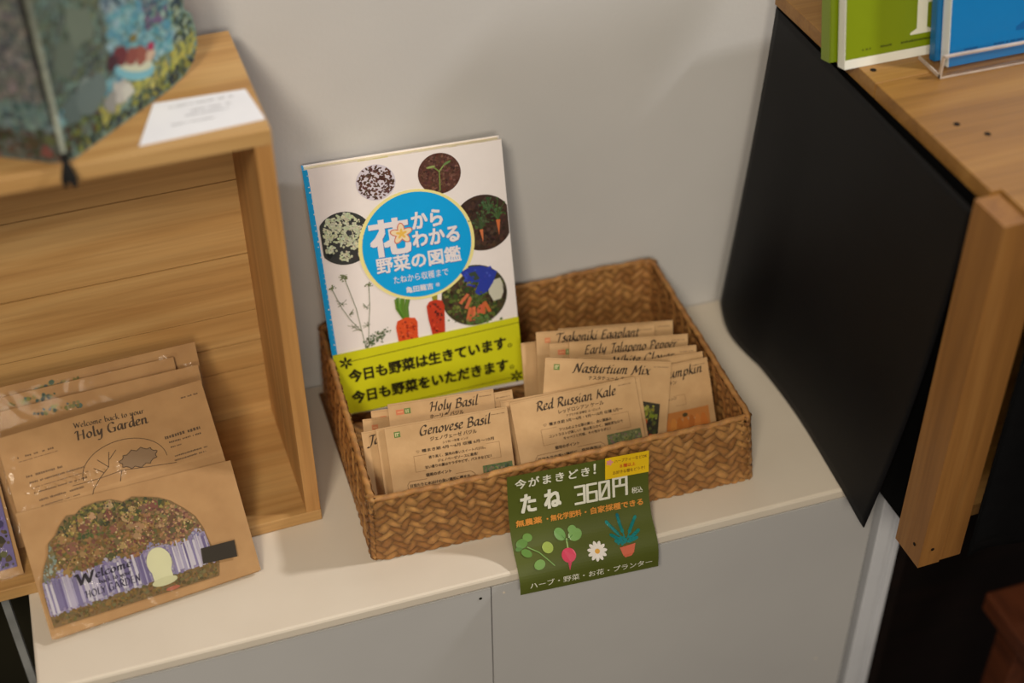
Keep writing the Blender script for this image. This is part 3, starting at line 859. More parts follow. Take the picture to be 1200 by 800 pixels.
# white flower umbels
disc_pic(22.3, 151.5, 21.6, [(60, 62, 62), (50, 52, 52)], 60, (1, 3), (58, 60, 60), 16, (4.8, 60))
random.seed(17)
for x, y, r in ((14, 160, 7), (21, 165, 7), (29, 163, 7), (36, 156, 5), (9, 153, 5), (18, 155, 7), (27, 155, 7), (35, 149, 5), (22, 149, 5), (11, 144, 4.6), (29, 146, 4.5), (21, 137, 5), (35, 138, 5), (37, 145, 4), (13, 166, 4), (26, 169.5, 3)):
    for k in range(int(r * 9)):
        a = random.uniform(0, 6.28); q = r * math.sqrt(random.random()) * .92
        X, Y = x + q * math.cos(a), y + q * math.sin(a)
        if math.hypot(X - 22.3, Y - 151.5) < 20.5 and X > 6: c.blob(X, Y, random.uniform(.7, 1.3), jit((206, 212, 184), 16), 3 + (k % 6) * .2, 6)
# blue title disc
c.ell(75.6, 136.6, 44.6, 45.6, (246, 236, 160), 4, n=72); c.ell(75.8, 136.8, 41.8, 43.4, (0, 170, 244), 6.6, n=72)
# harvest picture
disc_pic(115.4, 86.4, 26, [(70, 92, 40), (96, 110, 52), (62, 48, 36), (52, 74, 36), (84, 66, 48), (120, 128, 66)], 520, (.7, 2.4), (66, 62, 40), 18)
random.seed(19)
c.poly([(106, 108), (114, 111.5), (124, 110.5), (135, 104), (131, 95), (126, 88), (119, 86), (116, 89), (120, 97), (111, 100)], (44, 62, 170), 5)
c.poly([(112, 106), (117, 99), (121, 100), (118, 107)], (60, 74, 60), 5.3)
for k in range(40): c.blob(random.uniform(108, 130), random.uniform(93, 109), random.uniform(.6, 1.5), jit((56, 76, 186), 20), 5.1, 6) if in_poly(random.uniform(108, 130), 100, [(100, 90), (140, 90), (140, 110), (100, 110)]) else None
c.poly([(127, 96), (137, 98), (139.5, 88), (136, 80), (130, 79), (127, 86)], (206, 206, 190), 5); c.poly([(138, 92), (140.4, 86), (139, 79), (137.6, 79.5), (138.6, 86)], (44, 32, 30), 5.4)
for x0, y0, x1, y1 in ((104, 82, 110, 88), (108, 77, 112, 85), (108, 66, 111, 76), (113, 66, 114, 76), (117, 67, 117.5, 76), (121, 70, 122, 78), (126, 71, 123, 79), (119, 70, 120, 77), (110, 66, 112.5, 74)):
    c.line([(x0, y0), (x1, y1)], 2.6, jit((206, 106, 66), 16), 5.6)
for k in range(90): c.blob(random.gauss(117, 6), random.gauss(61.5 + 4, 2.4), random.uniform(.6, 1.5), jit((92, 122, 66), 20), 5.8, 6)
for k in range(60): c.blob(random.gauss(117, 3), random.gauss(82, 3.5), random.uniform(.5, 1.2), jit((84, 104, 50), 18), 5.5, 6)
# title lettering with thin violet shade
W2 = (238, 232, 238); SH = (66, 84, 170)
def title(t, x0, y0, x1, y1, bold, sp=1.0):
    c.text(t, x0 + .4, y0 - .5, x1 + .4, y1 - .5, SH, 7, bold, 0, sp); c.text(t, x0, y0, x1, y1, W2, 9, bold, 0, sp)
title('花', 41.5, 132.5, 70.5, 161, .042)
title('から', 74, 150.3, 97, 163.5, .04); title('わかる', 73, 135.3, 108.5, 148, .04)
title('野菜の図鑑', 43, 118.1, 108, 131, .03)
c.text('たねから収穫まで', 54.5, 107.6, 97, 114, W2, 9, .01); c.text('亀田龍吉', 63, 98.2, 84, 103.4, W2, 9, .025); c.text('著', 86, 99.6, 89.4, 102.8, W2, 8, .01)
for k in range(5):
    a = R(90 + 72 * k); x, y = 65 + 3.9 * math.cos(a), 148.3 + 3.9 * math.sin(a)
    c.ell(x, y, 5.2, 2.9, (214, 110, 90), 10.2, a, 16); c.ell(x, y, 4.4, 2.2, (246, 226, 190), 10.8, a, 16); c.ell(65 + 2 * math.cos(a), 148.3 + 2 * math.sin(a), 2.4, 1, (240, 196, 90), 11.4, a, 12)
# carrots at the bottom
for q in range(9):
    x = 53.5 + q * 1.5; c.line([(60 + (q - 4) * .5, 76), (58 + (q - 4) * 1.1, 86), (x, 94 + (q % 3))], 1.3, jit((96, 138, 50), 18), 3)
c.poly([(52, 56), (51.2, 70), (53, 75.5), (60, 77.5), (67, 76), (68.6, 72), (67.6, 60), (68, 56)], (222, 84, 40), 3.6)
random.seed(20)
for k in range(60): c.blob(random.uniform(53, 66.5), random.uniform(58, 75), random.uniform(.4, 1.3), jit(random.choice([(200, 60, 34), (234, 104, 56), (150, 50, 34)]), 12), 3.8, 6)
c.poly([(82, 92), (86.5, 92), (86, 87), (82.5, 87)], (150, 150, 50), 3)
c.poly([(77, 84), (79.5, 87.5), (84.5, 88.5), (89.6, 87), (91, 82), (89, 56), (79.2, 56), (77.2, 74)], (196, 60, 36), 3.6)
for k in range(80): c.blob(random.uniform(79.6, 88.2), random.uniform(58, 86), random.uniform(.5, 1.5), jit(random.choice([(220, 84, 50), (110, 36, 28), (170, 44, 32), (80, 40, 36)]), 12), 3.8, 6)
# wild carrot sprig
G = (104, 116, 84)
for q in ([(25, 57), (24, 70), (20, 90), (13, 108), (17, 121)][:0] or [(26, 57), (24.5, 74), (23, 92), (17.6, 119)], [(24.6, 72), (17, 84), (12, 95), (7.5, 110)], [(28.5, 60), (31, 78), (33.5, 92), (35, 109)]): c.line(q, .55, G, 3)
for x, y, r in ((17.4, 120, 4.6), (7.4, 112.5, 2.4), (35, 110.4, 2.6)):
    for k in range(int(r * 10)): c.blob(x + random.gauss(0, r * .42), y + random.gauss(0, r * .25), random.uniform(.4, .9), jit((120, 130, 90), 16), 3.3, 6)
for x, y in ((13, 98), (17, 88), (19, 77), (31, 92), (30, 76), (22, 74)):
    for k in range(8): c.line([(x, y), (x + random.uniform(-4.5, 4.5), y + random.uniform(-2, 4))], .4, jit(G, 12), 3.3)
for k in range(120):
    t = random.random(); c.blob(26 + 18 * t + random.gauss(0, 1.4), 58 + 9 * t + random.gauss(0, 2.2) + 1.5, random.uniform(.4, 1.1), jit((84, 104, 66), 20), 3.4, 6)
c.into(mb, f0, 'print_gloss')
mb.build('cover', book)
mb = MB(); bbox(mb, .6, 1.2, bw - 1.5, bh - 1.2, -bt + .85, -.85, 'pages'); 
mb.build('page_block', book)
mb = MB()   # worn jacket lip along the top
for k in range(26):
    u0 = k * bw / 26
    col = (214, 204, 150) if 6 < k < 11 else (226, 216, 206)
    bbox(mb, u0, bh - .2, u0 + bw / 26, bh + random.uniform(.15, .9), -.5, -.1, 'print_gloss', col)
mb.build('worn_top_edge', book)
# paper band
mb = MB(); OBI = (212, 214, 30)
c = Canvas()
c.poly([(-.8, 1.5), (bw, 4.2), (bw + .2, 62.0), (-.6, 56.0)], OBI, 0)
BKI = (34, 32, 16)
sl = 6.2
c.line([(12, 48.2), (bw, 56.9)], .5, BKI, 1); c.line([(4, 9.4 - 10.4), (4.1, -1)], .01, BKI, 1)
c.line([(2, 1.6 - 2.4 + 1.2), (140, 8.6)], .5, BKI, 1)
def star(x, y, r):
    for k in range(6):
        a = R(90 + 60 * k); c.ell(x + r * .6 * math.cos(a), y + r * .6 * math.sin(a), r * .46, r * .2, BKI, 2, a, 10)
star(8.6, 47.6, 5.2); star(142.4, 9.2, 5.2)
c.text('今日も野菜は生きています', 9.5, 29.4, 136, 40.2, BKI, 2, .045, slope=6.4); c.text('。', 137.5, 36.2, 141, 39.6, BKI, 2, .02)
c.text('今日も野菜をいただきます', 9.5, 10.2, 136, 21.0, BKI, 2, .045, slope=5.6); c.text('。', 137.5, 16.4, 141, 19.8, BKI, 2, .02)
c.into(mb, bf(.0013), 'print_gloss')
bl = [bf(.0013)(-.8, v, 0) for v in (1.5, 56)] + [bf(-.0107)(-1.2, v, 0) for v in (56, 1.5)]
mb.add(bl, [(3, 2, 1, 0)], 'print_gloss', OBI)
mb.build('paper_band', book)

# ================================================================== SEED PACKETS
K = (58, 42, 26)
GROUP = 'kraft seed packets in the basket'
def stamp(c, x, y, kind):
    if kind == 'g':
        c.rect(x, y, x + 4.6, y + 4.4, (96, 124, 60), 1); c.rect(x + .8, y + .8, x + 1.5, y + 3.6, (200, 190, 140), 2); c.rect(x + 2.1, y + .8, x + 2.8, y + 3.6, (200, 190, 140), 2); c.rect(x + .8, y + 2.8, x + 4, y + 3.5, (200, 190, 140), 2)
    elif kind == 'r': c.rect(x, y, x + 4.6, y + 4.2, (206, 132, 88), 1); c.rect(x + .8, y + 1.8, x + 3.8, y + 2.4, (222, 170, 120), 2)
    elif kind == 'rg':
        c.rect(x, y, x + 6, y + 4, (206, 122, 84), 1); c.rect(x + 6.2, y, x + 11, y + 4.3, (104, 128, 66), 1); c.rect(x + 1, y + 1.7, x + 5, y + 2.3, (226, 176, 124), 2); c.rect(x + 7.2, y + .8, x + 8, y + 3.4, (196, 190, 140), 2); c.rect(x + 8.6, y + .8, x + 9.4, y + 3.4, (196, 190, 140), 2)
def pic(c, x0, y0, x1, y1, cols, back, seed, n=240):
    random.seed(seed); c.rect(x0, y0, x1, y1, back, 1)
    for k in range(n):
        q = random.uniform(.5, 1.7)
        c.blob(random.uniform(x0 + q * 1.2, x1 - q * 1.2), random.uniform(y0 + q * 1.2, y1 - q * 1.2), q, jit(random.choice(cols), 14), 2 + (k % 6) * .3, 6)
GREENS = [(96, 116, 66), (70, 92, 58), (120, 132, 76), (84, 100, 84), (128, 110, 90)]
def packet(label, mid, lean, yaw, roll, w, h=.073, title=None, tx=(.21, .84), jp=None, lines=None, st='g', dash=True, picture=None, ty=10.4):
    w *= 1000; h *= 1000
    U, V, Nn = axes(lean, yaw, roll)
    def fn(u, v, l):
        a = u / w + .5; b = v / h
        puff = .0006 * math.sin(math.pi * min(max(a, 0), 1)) * math.sin(math.pi * min(max(b, 0), 1))
        return U * (u * .001) + V * (v * .001) + Nn * (puff + HAIR * l)
    mb = MB()
    X = lambda f: (f - .5) * w
    nu, nv = 12, 10
    mb.grid(lambda a, b: fn(X(a), b * h, 0), nu, nv, 'kraft')
    bkk = [fn(X(a), b * h, 0) - Nn * .0011 for a, b in ((0, 0), (1, 0), (1, 1), (0, 1))]
    fr = [fn(X(a), b * h, 0) for a, b in ((0, 0), (1, 0), (1, 1), (0, 1))]
    mb.add(bkk, [(3, 2, 1, 0)], 'kraft'); mb.add(fr + bkk, [(i, i + 4, (i + 1) % 4 + 4, (i + 1) % 4) for i in range(4)], 'kraft')
    c = Canvas()
    c.line([(X(.012), h - 1.0), (X(.988), h - 1.0)], .18, (168, 126, 82), 1)
    if st: stamp(c, X(.07), h - 9, st)
    if dash: c.squiggle(X(.86), h - 4.6, X(.975), .7, (110, 84, 58), 1)
    if title: c.nib(title, X(tx[0]), h - ty, X(tx[1]), 4.5, K, 2, wid=.33, thin=.1)
    if jp: c.ctext(jp, X(.54), h - ty - 5.3, 3.1, K, 2, .02, w * .62)
    if lines:
        l = lines
        c.ctext(l[0], X(.55), h - 19.3, 1.9, K, 2, .02, w * .42); c.text(l[1], X(.27), h - 23.2, X(.86), h - 20.8, K, 2, .025)
        c.text('♡', X(.225), h - 23.2, X(.25), h - 21.2, K, 2)
        c.frame(X(.2), h - 37.3, X(.9), h - 25.2, .25, (140, 104, 66), 1)
        for k, q in enumerate(l[2:5]): c.ctext(q, X(.55), h - 28.8 - 3.6 * k, 2.3, K, 2, .025, w * .64)
        c.ctext('栽培のポイント', X(.38), h - 42, 2.6, K, 2, .035)
        rr = [(X(.12), h - 58), (X(.12), h - 46), (X(.14), h - 43.6), (X(.64), h - 43.6), (X(.67), h - 46), (X(.67), h - 58), (X(.12), h - 58)]
        c.line(rr, .35, (126, 92, 56), 1)
        for k, q in enumerate(l[5:]): c.text(q, X(.14), h - 48.2 - 3.6 * k, X(.64), h - 45.7 - 3.6 * k, K, 2, .03)
    if picture: picture(c, X, h)
    c.into(mb, fn, 'print_matte')
    return tag(mb.build('seed_packet', None, mid), label, 'packet', GROUP)

packet('kraft seed packet titled Genovese Basil, front of the left stack', (.1901, .7372, .0119), 30, -4, 0, .0925, title='Genovese Basil', tx=(.27, .85), jp='ジェノヴェーゼ バジル',
       lines=['シソ科 一年草 インド', '種まき期 4月〜6月 収穫 6月〜10月', '香り高く、葉肉の厚いスイートバジル。', 'ジェノベーゼソースに最適！', '甘い香りの葉はサラダやピザ、パスタなどに！', '日当たりと水はけの良い場所に種まき。', '摘芯、追肥、適宜水やり、花芽は摘み取る。', '種は覆土せず、たっぷりと水を与える。'],
       picture=lambda c, X, h: pic(c, X(.74), h - 57, X(1.0) - 1.5, h - 41.5, GREENS, (92, 110, 66), 31))
packet('kraft seed packet edge peeking out directly behind Genovese Basil, to its left', (.1850, .7397, .0097), 30, -4, 0, .094, st=None)
packet('kraft seed packet whose visible title begins Jac, far left behind Genovese Basil', (.1738, .7430, .0067), 30, -4, 0, .092, title='Jac', tx=(.035, .18), st=None,
       picture=lambda c, X, h: [c.squiggle(X(.12), h - 60 - 4.2 * k, X(.5), 2.2, K, 2) for k in range(3)])
packet('kraft seed packet with upper left corner lowest, left of Holy Basil against the book', (.1765, .7688, .0095), 28, -3, -4, .094, .060, st='r')
packet('kraft seed packet peeking out right of Holy Basil under the book', (.2010, .7602, .0058), 28, -3, 0, .094, st=None)
packet('kraft seed packet titled Holy Basil, behind Genovese Basil', (.1903, .7601, .0125), 28, -3, -2.0, .0806, title='Holy Basil', tx=(.38, .84), jp='ホーリー バジル', st='rg', ty=10)
packet('kraft seed packet with reddish corner stamp, tucked directly behind Holy Basil', (.1849, .7715, .0092), 28, -3, -3, .094, .064, st='r')
packet('kraft seed packet titled Red Russian Kale, front of the right stack', (.2934, .7363, .0095), 36, -3, 1.4, .0993, title='Red Russian Kale', tx=(.19, .83), jp='レッドロシアン ケール', st=None, ty=10.6,
       lines=['アブラナ科 耐寒性 ヨーロッパ', '種まき期 3月〜4月・9月〜10月 収穫 5月〜', 'フリルのような葉の縁と、赤い葉脈の', 'コントラストが美しい！葉は柔らかく、繊維質なので', 'キャベツと同様、その他サラダに！', '日当たりの良い場所に、発芽適温は', '二十度前後。本葉四枚で定植、株間は広く', '夏の害虫に注意し、適宜追肥をする。'],
       picture=lambda c, X, h: pic(c, X(.70), h - 59, X(.975), h - 39.5, [(104, 118, 78), (88, 104, 60), (128, 134, 92), (120, 100, 92), (136, 138, 78)], (98, 108, 68), 32))
packet('kraft seed packet edge peeking out directly behind Red Russian Kale', (.2906, .7396, .0076), 36, -3, -.3, .1103, st=None)
def nas_pic(c, X, h):
    random.seed(33); x0, x1, y0, y1 = X(.70), X(.93), h - 68, h - 31
    c.poly([(x0, y0), (x1, y0), (x1, y1 - 2), (x0 + 8, y1), (x0, y1 - 4)], (46, 42, 26), 1)
    for k in range(110): c.blob(random.uniform(x0 + 2, x1 - 2), random.uniform(y0 + 2, y1 - 5), random.uniform(.7, 1.8), jit(random.choice([(60, 66, 34), (36, 32, 26), (90, 92, 40)]), 12), 2 + k % 4 * .2, 6)
    for k in range(40): c.blob(random.uniform(x0 + 2, x1 - 2), random.uniform(y1 - 14, y1 - 3.5), random.uniform(.9, 2.2), jit((132, 142, 52), 20), 3, 7)
    for x, y, r in ((.42, .45, 3.6), (.5, .56, 3), (.55, .3, 3.2), (.35, .34, 2.6), (.75, .24, 2.4)): c.blob(x0 + (x1 - x0) * x, y0 + (y1 - y0) * y, r, jit((212, 92, 40), 10), 4, 9)
packet('kraft seed packet titled Nasturtium Mix, tilted, behind Red Russian Kale', (.3105, .7542, .0188), 32, -4, -11.4, .1001, title='Nasturtium Mix', tx=(.22, .83), jp='ナスタチューム ミックス', picture=nas_pic)
def pum_pic(c, X, h):
    random.seed(34); x0, x1, y0, y1 = X(.52), X(.95), h - 69, h - 37.5
    c.rect(x0, y0, x1, y1, (198, 128, 62), 1)
    for k in range(7): c.ell((x0 + x1) / 2 + (k - 3) * 5, y0 + 14, 3.4, 13, jit((204, 124, 52), 12), 2 + k * .1, 0, 18)
    c.ell((x0 + x1) / 2, y1 - 3.6, 2.2, 1.6, (80, 66, 34), 4); c.ell(x0 + 20, y0 + 8, 4, 1, (84, 70, 44), 4); c.ell(x0 + 9, y0 + 6, 2, 1.2, (96, 70, 40), 4)
packet('kraft seed packet titled Pumpkin with orange picture, right of Nasturtium Mix', (.3592, .7478, .0070), 32, -1, 0, .094, .070, title='Pumpkin', tx=(.59, .94), jp='カボチャ パンプキン', st=None, ty=10.5,
       picture=lambda c, X, h: (pum_pic(c, X, h), c.frame(X(.2), h - 33, X(.76), h - 25, .25, (140, 104, 66), 1), c.ctext('大きさ色々のオレンジ', X(.55), h - 27.8, 2.3, K, 2, .02, 30)))
packet('kraft seed packet edge peeking out directly behind Pumpkin', (.3543, .7548, .0072), 31, -1, -3, .094, st=None, dash=False)
packet('kraft seed packet titled White Clover, mostly hidden behind Nasturtium Mix', (.3480, .7645, .0099), 30, -4, -3.4, .0959, title='White Clover', tx=(.28, .80), st=None, ty=9.4)
packet('kraft seed packet titled Early Jalapeno Pepper, behind White Clover', (.3441, .7792, .0124), 30, -4, -5.3, .0964, title='Early Jalapeno Pepper', tx=(.12, .90), st=None, ty=10.2)
packet('kraft seed packet with red and green corner stamps, left behind Early Jalapeno Pepper', (.3276, .7841, .0103), 30, -4, -6, .094, st='rg')
packet('kraft seed packet titled Tsakoniki Eggplant, near the back of the right stack', (.3232, .7968, .0143), 30, -4, -5.1, .0965, title='Tsakoniki Eggplant', tx=(.16, .86), st='r', ty=9)
packet('kraft seed packet peeking out behind Tsakoniki Eggplant, rearmost at the right', (.3413, .7990, .0114), 30, -4, -5, .094, st=None)
packet('shadowed kraft seed packet leaning left of the right stack, beside the book', (.3138, .8074, .0095), 30, 4, -7, .094, .066, st=None, dash=False)

# ================================================================== PRICE SIGN
prof = [(.7040, .0675), (.7010, .048), (.6960, .028), (.6880, .0135), (.6780, .0055), (.6715, -.002), (.6688, -.0105), (.6678, -.0185)]
prof = catmull(prof, 6)
arcl = [0]
for a, b in zip(prof, prof[1:]): arcl.append(arcl[-1] + math.hypot(b[0] - a[0], b[1] - a[1]))
SL = arcl[-1] * 1000; SW = 108.0
def sign_fn(u, v, l):
    """u across mm (0..SW), v mm down from the top"""
    roll = R(-3.4)
    x = (u - SW / 2); vv = v + (-x) * math.tan(roll) * 1.0
    x2 = x + v * math.tan(roll) * .35
    t = vv / 1000
    if t <= 0: k, f = 0, t / (arcl[1])
    elif t >= arcl[-1]: k = len(arcl) - 2; f = (t - arcl[k]) / (arcl[k + 1] - arcl[k])
    else:
        k = max(i for i in range(len(arcl) - 1) if arcl[i] <= t); f = (t - arcl[k]) / (arcl[k + 1] - arcl[k])
    a, b = prof[k], prof[k + 1]
    y = a[0] + (b[0] - a[0]) * f; z = a[1] + (b[1] - a[1]) * f
    d = Vector((0, b[0] - a[0], b[1] - a[1])).normalized(); n = Vector((1, 0, 0)).cross(-d)
    return Vector((.2715 + x2 * .001, y, z)) + n * (HAIR * l) - Vector((.27, .69, .02))
mb = MB()
SG = (84, 92, 34)
ng = 30
rc = 3.0
mb.grid(lambda a, b: sign_fn(a * SW, (1 - b) * SL, 0), 30, 44, 'sign_print', SG)
random.seed(40)
c = Canvas()
Tt = lambda t: t * SL
def ST(t, s0, t0, s1, t1, txt, col, bold=.015, sp=1.0, slope=0):
    c.text(txt, s0 * SW, -t1 * SL, s1 * SW, -t0 * SL, col, 2, bold, 0, sp)
Wh = (232, 230, 214)
ST(0, .055, .04, .575, .125, '今がまきどき', Wh, .02, 1.25); ST(0, .605, .025, .62, .115, '！', Wh, .02)
ST(0, .09, .19, .19, .345, 'た', Wh, .045); ST(0, .255, .185, .365, .345, 'ね', Wh, .045)
def mono(pts, s0, t0, s1, t1, w=2.0):
    c.line([((s0 + (s1 - s0) * x) * SW, -(t1 + (t0 - t1) * y) * SL) for x, y in pts], w, Wh, 2)
mono([(0, 1), (1, 1), (1, 0), (0, 0)], .47, .205, .535, .355); mono([(.3, .52), (1, .52)], .47, .205, .535, .355)
mono([(1, 1), (0, 1), (0, 0), (1, 0), (1, .52), (0, .52)], .557, .205, .622, .355)
mono([(0, 0), (0, 1), (1, 1), (1, 0), (0, 0), (1, 1)], .645, .205, .710, .355)
mono([(0, 0), (0, 1), (1, 1), (1, 0)], .745, .195, .838, .355); mono([(0, .55), (1, .55)], .745, .195, .838, .355); mono([(.5, .55), (.5, 1)], .745, .195, .838, .355)
ST(0, .875, .305, .955, .36, '税込', Wh, .01)
OR = (222, 146, 62)
ST(0, .045, .405, .225, .46, '無農薬', OR, .03); ST(0, .26, .41, .505, .462, '・無化学肥料', OR, .03); ST(0, .53, .412, .95, .466, '・自家採種できる', OR, .03)
# herb sprig
lf = (96, 136, 60)
def E(s, t, rs, rt, col, rot=0, lay=2): c.ell(s * SW, -t * SL, rs * SW, rt * SL, col, lay, rot, 20)
c.line([(.10 * SW, -.63 * SL), (.17 * SW, -.685 * SL), (.23 * SW, -.765 * SL), (.255 * SW, -.80 * SL)], .8, (120, 158, 84), 2)
for s, t, rs, rt, rot, q in ((.065, .595, .042, .038, .3, lf), (.11, .555, .03, .038, 1.0, (110, 150, 70)), (.085, .675, .038, .03, -.6, lf), (.155, .775, .04, .036, .4, (120, 160, 84)), (.235, .66, .038, .046, .2, (158, 178, 84)), (.04, .63, .026, .02, .3, (84, 124, 56))): E(s, t, rs, rt, q, rot, 3)
# radish
E(.365, .745, .05, .055, (216, 72, 100), 0, 3); c.poly([(.35 * SW, -.79 * SL), (.38 * SW, -.79 * SL), (.355 * SW, -.86 * SL)], (206, 70, 96), 3)
c.line([(.37 * SW, -.69 * SL), (.375 * SW, -.62 * SL)], 1.2, (150, 180, 110), 2)
E(.335, .575, .036, .056, (118, 164, 90), .4, 3); E(.44, .60, .05, .048, (124, 168, 92), .5, 3); E(.425, .555, .03, .034, (124, 168, 92), .3, 3)
c.line([(.375 * SW, -.64 * SL), (.42 * SW, -.60 * SL)], .5, (84, 128, 64), 4); c.line([(.37 * SW, -.63 * SL), (.335 * SW, -.57 * SL)], .5, (84, 128, 64), 4)
# daisy
for k in range(11):
    a = 2 * math.pi * k / 11; c.ell(.565 * SW + 4.4 * math.cos(a), -.755 * SL + 4.4 * math.sin(a), 3.2, 1.45, (234, 228, 222), 3, a, 12)
E(.565, .755, .018, .019, (226, 168, 70), 0, 4)
# lavender in a pot
TL_ = (12, 122, 122)
for s0, t0, s1, t1 in ((.76, .70, .675, .555), (.775, .70, .755, .515), (.79, .70, .875, .555), (.76, .72, .69, .66), (.79, .72, .875, .66), (.768, .73, .715, .71), (.785, .73, .85, .71)):
    c.line([(s0 * SW, -t0 * SL), (s1 * SW, -t1 * SL)], .9, TL_, 2)
    for k in range(6):
        f = .35 + .13 * k; s, t = s0 + (s1 - s0) * f, t0 + (t1 - t0) * f
        c.ell(s * SW, -t * SL, 2.1, 1.3, jit(TL_, 12), 3, math.atan2(-(t1 - t0), s1 - s0), 10)
for k in range(16): c.ell((.77 + random.uniform(-.06, .07)) * SW, -(.715 + random.uniform(-.03, .03)) * SL, 1.4, .9, TL_, 3, random.uniform(0, 3), 8)
c.poly([(.725 * SW, -.76 * SL), (.84 * SW, -.745 * SL), (.82 * SW, -.81 * SL), (.80 * SW, -.835 * SL), (.755 * SW, -.84 * SL), (.74 * SW, -.82 * SL)], (206, 104, 76), 3)
ST(0, .07, .90, .95, .955, 'ハーブ・野菜・お花・プランター', Wh, .012)
c.into(mb, lambda u, v, l: sign_fn(u, -v, l * 2.2 + 1), 'sign_print')
sg = mb.build('price_sign', None, (.27, .69, .02), solid=0)
tag(sg, 'dark green seed price sign reading 360 yen, hanging off the basket front', 'sign')
mb = MB(); c = Canvas(); YE = (236, 196, 30)
c.rect(.685 * SW, -.185 * SL, 1.0 * SW, .012 * SL, YE, 5, 6, 6)
c.text('ハーブティーなどOK', .75 * SW, -.045 * SL, .985 * SW, -.012 * SL, (132, 92, 40), 7, .01); c.text('８種以上', .79 * SW, -.098 * SL, .9 * SW, -.066 * SL, (206, 84, 40), 7, .02); c.text('お好きな種をどうぞ！', .74 * SW, -.15 * SL, .97 * SW, -.118 * SL, (132, 92, 40), 7, .01)
for k in range(5):
    a = 2 * math.pi * k / 5; c.ell(.715 * SW + 1.5 * math.cos(a), -.03 * SL + 1.5 * math.sin(a), 1.3, .9, (226, 150, 150), 7, a, 10)
c.into(mb, lambda u, v, l: sign_fn(u, -v, l * 2.2 + 1), 'sign_print')
sk = mb.build('sticker', sg); sk['label'] = 'yellow sticker with small lettering'

# ================================================================== RIGHT CRATE
Z1 = .306
rc_ = tag(empty('wooden_crate', (.4925, .589, .0004), (0, 0, R(1.6))), 'larger aged pine crate at right, front overhanging the cabinet, booklets on top', 'crate')
mb = MB()
mb.prism([(.0115, .032), (.0185, .032), (.0185, .0015), (.46, .0015), (.46, .168), (.0115, .168)], Z1 - .0115, Z1, 'old_pine_x')
mb.prism([(.0115, .1687), (.46, .1687), (.46, .314), (.0115, .314)], Z1 - .0115, Z1, 'old_pine_x')
for x, y in ((.034, .105), (.046, .088), (.019, .185), (.036, .24), (.075, .05), (.02, .255)): mb.tube([(x, y, Z1 - .001), (x, y, Z1 + .0002)], .0017, 'dark_wood', 8)
mb.build('top_board', rc_, bevel=.001)
mb = MB(); mb.box((0, 0, 0), (.0178, .031, Z1 - .0025), 'old_pine_z')
mb.tube([(.009, .0001, .017), (.009, -.0004, .017)], .0012, 'dark_wood', 8); mb.tube([(.0001, .009, .0165), (-.0004, .009, .0165)], .0013, 'dark_wood', 8)
mb.build('front_post', rc_, bevel=.0022)
mb = MB(); mb.box((.0183, .0008, 0), (.0365, .031, Z1 - .0118), 'old_pine_z'); mb.build('front_post', rc_, bevel=.0012)
mb = MB(); mb.box((.0135, .0315, 0), (.0262, .314, Z1 - .0118), 'black_cloth'); mb.build('side_panel', rc_)  # wooden side coloured black, keeps the gap between sheet and post dark
mb = MB(); mb.box((.445, .002, 0), (.459, .314, Z1 - .0118), 'old_pine_y'); mb.build('side_panel', rc_)
mb = MB(); mb.box((.0368, .0315, 0), (.4445, .300, .0115), 'old_pine_x'); mb.build('bottom_board', rc_)
mb = MB(); mb.box((.0266, .3005, 0), (.4445, .314, Z1 - .0118), 'old_pine_x'); mb.build('back_panel', rc_)
# black cloth hanging in the opening
mb = MB()
def clothf(a, b):
    x = .0385 + (.45 - .0385) * a; z = .0015 + (.2925 - .0015) * b
    return (x, -.0035 + .0025 * math.sin(a * 34) * (1 - b * .8), z)
mb.grid(clothf, 90, 20, 'black_cloth')
ic = mb.build('black_cloth', None, (.4925, .589, .0004), (0, 0, R(1.6)), smooth=True, solid=.0008); tag(ic, 'black cloth hanging across the open front of the right crate', 'cloth')
# black sheet down the left flank
def sheet(a, b):
    t = 1 - b                                # 0 top, 1 bottom
    y = (.6215 + .017 * t) * (1 - a) + .900 * a
    top = .2935
    bot = .0022
    if y < .672: bot -= .004 * min(1, (.672 - y) / .03)
    if a > .86: bot += .014 * ((a - .86) / .14) ** 3
    xt = .4945 + .0010 * a
    fl = .0185 * (1 - a) + .021 * a - .0060 * math.sin(math.pi * a) ** 2
    if a > .72: fl += .0035 * math.sin(math.pi * (a - .72) / .28)
    x = xt - fl * t ** (2.2 - .95 * a) + .0010 * math.sin(11 * a + 3 * t) * t * (1 - t)
    z = top + (bot - top) * t
    return Vector((x - .49, y - .77, z - .13))
mb = MB(); mb.grid(sheet, 44, 40, 'black_sheet')
bs = mb.build('black_sheet', None, (.49, .77, .13), smooth=True, solid=.0008); tag(bs, 'stiff black sheet draped down the left flank of the right crate', 'sheet')

